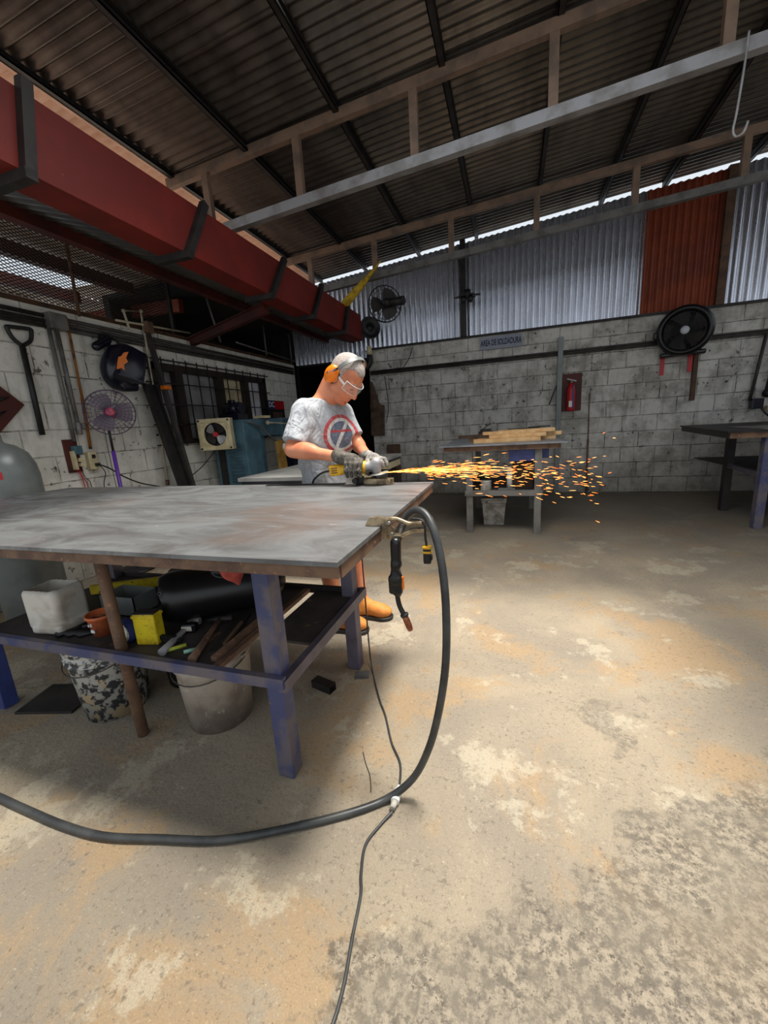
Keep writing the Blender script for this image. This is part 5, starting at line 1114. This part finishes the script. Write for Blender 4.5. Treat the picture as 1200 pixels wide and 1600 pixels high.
def shirt_mat():
    t = NT('grey_printed_tshirt'); P = t.pos(); cc = Vector((-1.035, 2.185, 1.235)) - rt * .055
    def dot(v):
        n = t.n.new('ShaderNodeVectorMath'); n.operation = 'DOT_PRODUCT'; t.l.new(P, n.inputs[0]); n.inputs[1].default_value = v
        return t.math('SUBTRACT', n.outputs['Value'], Vector(v).dot(cc))
    u, v, wv = dot(tuple(rt)), dot((0, 0, 1)), dot(tuple(nf))
    base = t.mix(t.ramp(t.noise(P, 60, 3), .3, .7), srgb(176, 180, 184), srgb(158, 162, 168))
    d = t.math('SQRT', t.math('ADD', t.math('MULTIPLY', u, u), t.math('MULTIPLY', v, v)))
    d = t.math('ADD', d, t.math('MULTIPLY', t.math('SUBTRACT', t.noise(P, 30, 4), .5), .006))
    front = t.ramp(wv, .02, .03); wear = t.ramp(t.noise(P, 45, 5, .7), .34, .5)
    def band(a, b): return t.math('MULTIPLY', t.ramp(d, a - .001, a + .001), t.ramp(d, b - .001, b + .001, 1, 0))
    m = lambda x: t.math('MULTIPLY', t.math('MULTIPLY', x, front), t.math('ADD', t.math('MULTIPLY', wear, .5), .45))
    col = t.mix(m(band(.096, .116)), base, srgb(188, 66, 70)); col = t.mix(m(band(.078, .0955)), col, srgb(216, 214, 212)); col = t.mix(m(band(-1, .0775)), col, srgb(92, 106, 126))
    bar = t.math('MULTIPLY', t.ramp(t.math('ABSOLUTE', t.math('ADD', u, t.math('MULTIPLY', v, .6))), .012, .014, 1, 0), band(-1, .0775))
    bar2 = t.math('MULTIPLY', t.ramp(t.math('ABSOLUTE', t.math('SUBTRACT', v, .022)), .006, .008, 1, 0), band(-1, .0775))
    col = t.mix(m(bar), col, srgb(224, 224, 224)); col = t.mix(m(bar2), col, srgb(188, 66, 70))
    wr = t.noise(t.mapping(P, scale=(1, 1, .55), rot=(.5, .3, .6)), 13, 3, .5, 1.2)
    t.bump(wr, .9, .035)
    return t.out(col, .85)
ss.mesh('t_shirt', shirt_mat(), PN, smooth=1)
# shorts, socks, boots
sh = SDF((-1.32, 1.98, .48), (-.82, 2.54, .98), .005)
sh.ell((-1.095, 2.25, .90), (.125, .172, .10), RT, .04).cap((-1.12, 2.17, .86), (-1.08, 2.145, .58), .10, .085, .04).cap((-1.07, 2.35, .86), (-1.0, 2.35, .58), .10, .085, .04).box((-1.06, 2.25, .49), (.3, .4, .055), None, 0, 'sub')
sh.mesh('shorts', mat('dark_grey_shorts', srgb(64, 62, 62), srgb(48, 47, 48), 6, .85), PN)
bootm = mat('tan_nubuck', srgb(214, 140, 62), srgb(188, 114, 48), 12, .7)
for i, (x, y) in enumerate(((-1.075, 2.135), (-.975, 2.335))):
    BT = bpy.data.objects.new('work_boot', None); C.objects.link(BT); BT.parent = PN; BT.location = Vector((x, y, 0)) - PN.location
    b = SDF((x - .10, y - .09, 0), (x + .26, y + .09, .20), .004)
    b.cap((x - .02, y, .06), (x - .01, y, .135), .050, .050, 0).cap((x, y, .06), (x + .13, y, .055), .048, .044, .03).ell((x + .155, y, .052), (.062, .052, .042), None, .03).cap((x + .02, y, .11), (x + .11, y, .07), .036, .034, .03)
    b.box((x + .06, y, -.02), (.3, .2, .042), None, 0, 'sub').cap((x - .008, y, .15), (x - .01, y, .25), .042, .045, 0, 'sub')
    b.mesh('boot_upper', bootm, BT)
    s2 = SDF((x - .10, y - .09, -.004), (x + .26, y + .09, .05), .004); s2.cap((x - .02, y, .018), (x + .0, y, .018), .052, .052, 0).cap((x, y, .018), (x + .15, y, .018), .05, .054, .03).ell((x + .16, y, .018), (.066, .056, .04), None, .02)
    s2.fn((x - .2, y - .2, -.01), (x + .3, y + .2, .06), lambda g, X, Y, Z: np.maximum(g, np.abs(Z - .014) - .0115).astype(np.float32)); s2.mesh('sole', MT['black'], BT)
    lc = MB()
    for j in range(5): xx = x + .035 + .019 * j; zz = .137 - .011 * j; lc.tube([(xx - .01, y - .028, zz - .012), (xx, y - .008, zz + .004), (xx + .008, y + .014, zz), (xx + .008, y + .03, zz - .014)], .0026, 6)
    lc.build('laces', MT['woodd'], BT)
    MB().lathe([(.040, .125), (.043, .14), (.042, .165), (.038, .172)], (x - .008 + .005, y + .003, 0), None, 24).build('sock', MT['gas'], BT)
# gloves
gmat = mat('dirty_grey_work_glove', srgb(96, 90, 82), srgb(58, 54, 50), 34, .85, 0, .3, c3=srgb(150, 142, 130), sc3=50, thr3=(.6, .68))
gR = SDF((-.96, 1.84, .98), (-.66, 2.02, 1.20), .003)
gR.cap((-.872, 1.931, 1.132), (-.85, 1.929, 1.124), .036, .034, 0).cap((-.85, 1.93, 1.122), (-.79, 1.922, 1.108), .032, .036, .02).ell((-.785, 1.925, 1.106), (.042, .036, .024), frame((.9, 0, -.3), (0, -.2, 1)), .02)
for i in range(4):
    x = -.815 + .0245 * i; l_ = (0, .004, .002, -.004)[i]
    gR.cap((x + .004, 1.925, 1.108), (x + .008, 1.890 - l_, 1.092), .0125, .0125, .008).cap((x + .008, 1.890 - l_, 1.092), (x + .006, 1.878 - l_, 1.056), .012, .011, .004).cap((x + .006, 1.878 - l_, 1.056), (x + .004, 1.900, 1.026), .0105, .0095, .004)
gR.cap((-.83, 1.95, 1.105), (-.80, 1.978, 1.075), .015, .013, .012).cap((-.80, 1.978, 1.075), (-.775, 1.972, 1.045), .0125, .011, .004)
gR.mesh('glove', gmat, PN)
lgm = mat('pale_knit_glove', srgb(150, 146, 140), srgb(96, 92, 88), 34, .85, 0, .3)
gL = SDF((-.82, 1.88, .98), (-.54, 2.14, 1.18), .003)
gL.cap((-.772, 2.09, 1.116), (-.745, 2.055, 1.113), .031, .029, 0).cap((-.745, 2.055, 1.113), (-.700, 2.005, 1.108), .028, .028, .02).ell((-.69, 1.995, 1.106), (.033, .034, .021), None, .02)
for i in range(4):
    a = Vector((-.708 + .0155 * i, 1.978 + .0125 * i, 1.108 - .001 * i)); l_ = (0, .006, .004, -.006)[i]
    p1 = a + Vector((.028, -.030 - l_, -.003)); p2 = p1 + Vector((.014, -.012, -.018)); p3 = p2 + Vector((.002, -.002, -.016))
    gL.cap(tuple(a), tuple(p1), .0115, .011, .006).cap(tuple(p1), tuple(p2), .0108, .010, .004).cap(tuple(p2), tuple(p3), .010, .009, .004)
gL.cap((-.725, 1.995, 1.105), (-.72, 1.962, 1.098), .013, .0115, .010).cap((-.72, 1.962, 1.098), (-.705, 1.95, 1.088), .0115, .010, .004)
gL.mesh('glove', lgm, PN)['label'] = 'pale knitted glove'

# ------------------------------------------------------------------ angle grinder, work piece, sparks
AG = thing('angle_grinder', 'yellow angle grinder held in the gloved hands above the table edge', 'grinder', (-.78, 1.93, 1.04))
gb = SDF((-.96, 1.86, .99), (-.70, 2.0, 1.13), .003)
gb.box((-.885, 1.935, 1.058), (.035, .030, .029), rotm(0, -.08), 0, rnd=.012).cap((-.87, 1.933, 1.06), (-.74, 1.93, 1.068), .026, .027, .01)
gb.mesh('motor_body', MT['yellow'], AG)
for dz in (-.012, 0, .012): MB().box((-.885, 1.9045, 1.058 + dz), (.035, .003, .004), rotm(0, -.08)).build('vent_slot', MT['black'], AG)
MB().lathe([(.0, -.002), (.029, 0), (.033, .006), (.033, .024), (.028, .03), (0, .03)], (-.742, 1.93, 1.068), frame((0, 0, 1), (1, 0, .05)), 24).build('yellow_collar', MT['yellow'], AG)
gh = SDF((-.73, 1.87, 1.0), (-.60, 1.99, 1.14), .003); gh.cap((-.712, 1.93, 1.070), (-.672, 1.93, 1.072), .027, .026, 0).cap((-.660, 1.93, 1.090), (-.660, 1.93, 1.048), .027, .024, .012)
gh.mesh('gear_head', MT['steel'], AG)
MB().cyl((-.655, 1.93, 1.05), (-.655, 1.93, 1.036), .012, 14).build('spindle', MT['steel'], AG)
MB().lathe([(0, -.002), (.056, -.0015), (.056, .0015), (0, .003)], (-.655, 1.93, 1.037), frame((1, 0, .06), (-.05, -.12, 1)), 36).build('grinding_disc', MT['conduit'], AG)
gd = MB(); vs, fs = [], []
for i in range(19):
    a = PI * .25 + PI * 1.1 * i / 18
    for r, z in ((.03, 1.050), (.062, 1.050), (.064, 1.034)): vs.append((-.655 + r * math.cos(a), 1.93 + r * math.sin(a), z))
for i in range(18):
    for j in range(2): k = i * 3 + j; fs.append((k, k + 1, k + 4, k + 3))
gd.add(vs, fs, True); gd.build('disc_guard', MT['dark'], AG)
MB().tube(sp([(-.92, 1.937, 1.055), (-.97, 1.94, 1.045), (-1.02, 1.96, 1.02), (-1.06, 1.985, .985), (-1.10, 2.04, .90)]), .0055, 8).build('power_cord', MT['black'], AG)
solo('steel_bar', MB().box((-.665, 1.952, TZ + .0165), (.17, .045, .031), rotm(-.22), .002), MT['chrome'], 'short square steel bar being ground on the far edge of the work table', 'bar', (-.665, 1.95, TZ))
solo('vice_grip', MB().box((-.765, 1.955, TZ + .022), (.045, .035, .042), rotm(.3), .006).cyl((-.78, 1.935, TZ + .026), (-.775, 1.90, TZ + .026), .014, 12), MT['dark'], 'dark clamp holding the left end of the ground steel bar', 'clamp', (-.765, 1.955, TZ))
solo('flat_strip', MB().bar((-1.34, 1.955, TZ + .003), (-.86, 1.975, TZ + .003), .03, .004), MT['dark'], 'long thin dark steel strip lying along the far table edge before the man', 'strip', (-1.1, 1.96, TZ))  # thin dark band, flat on the far table edge
rng = random.Random(11); spk = MB()
S0 = Vector((-.60, 1.925, 1.040))
def streak(p, d, L, r):
    d = d.normalized(); spk.tube([p - d * L * .5, p, p + d * L * .5], [r * .35, r, r * .3], 5, caps=False)
for i in range(650):
    core = i < 330
    t_ = abs(rng.gauss(0, .24)) + .005 if core else rng.uniform(.25, 1.0) ** 1.15
    if t_ > 1.05: continue
    a = rng.gauss(0, .035 if core else .09); b = rng.gauss(.0, .026 if core else .07)
    d = Vector((1, .10 + a * 1.2, .045 + b)); p = S0 + d * t_ + Vector((0, 0, -.10 * t_ * t_ - (rng.random() ** 2 * .10 * t_ if not core else 0)))
    v = Vector((d.x, d.y, d.z - .2 * t_ + rng.gauss(0, .03 if core else .22 * t_)))
    streak(p, v, (rng.uniform(.03, .10) if core else rng.uniform(.02, .05)) * (1 - .5 * min(1, t_)), rng.uniform(.0004, .0009) if core else rng.uniform(.0007, .0013))
sm = NT('glowing_sparks'); pn = sm.ramp(sm.noise(sm.pos(), 40, 2), .35, .65)
cl = sm.mix(pn, srgb(255, 104, 14), srgb(255, 180, 90)); sm.l.new(cl, sm.p.inputs['Emission Color']); sm.p.inputs['Emission Strength'].default_value = 4.5
solo('grinding_sparks', spk, sm.out((.1, .04, .01, 1), .5), 'spray of glowing orange sparks flying right from the grinder', 'sparks', tuple(S0), None, 'stuff')
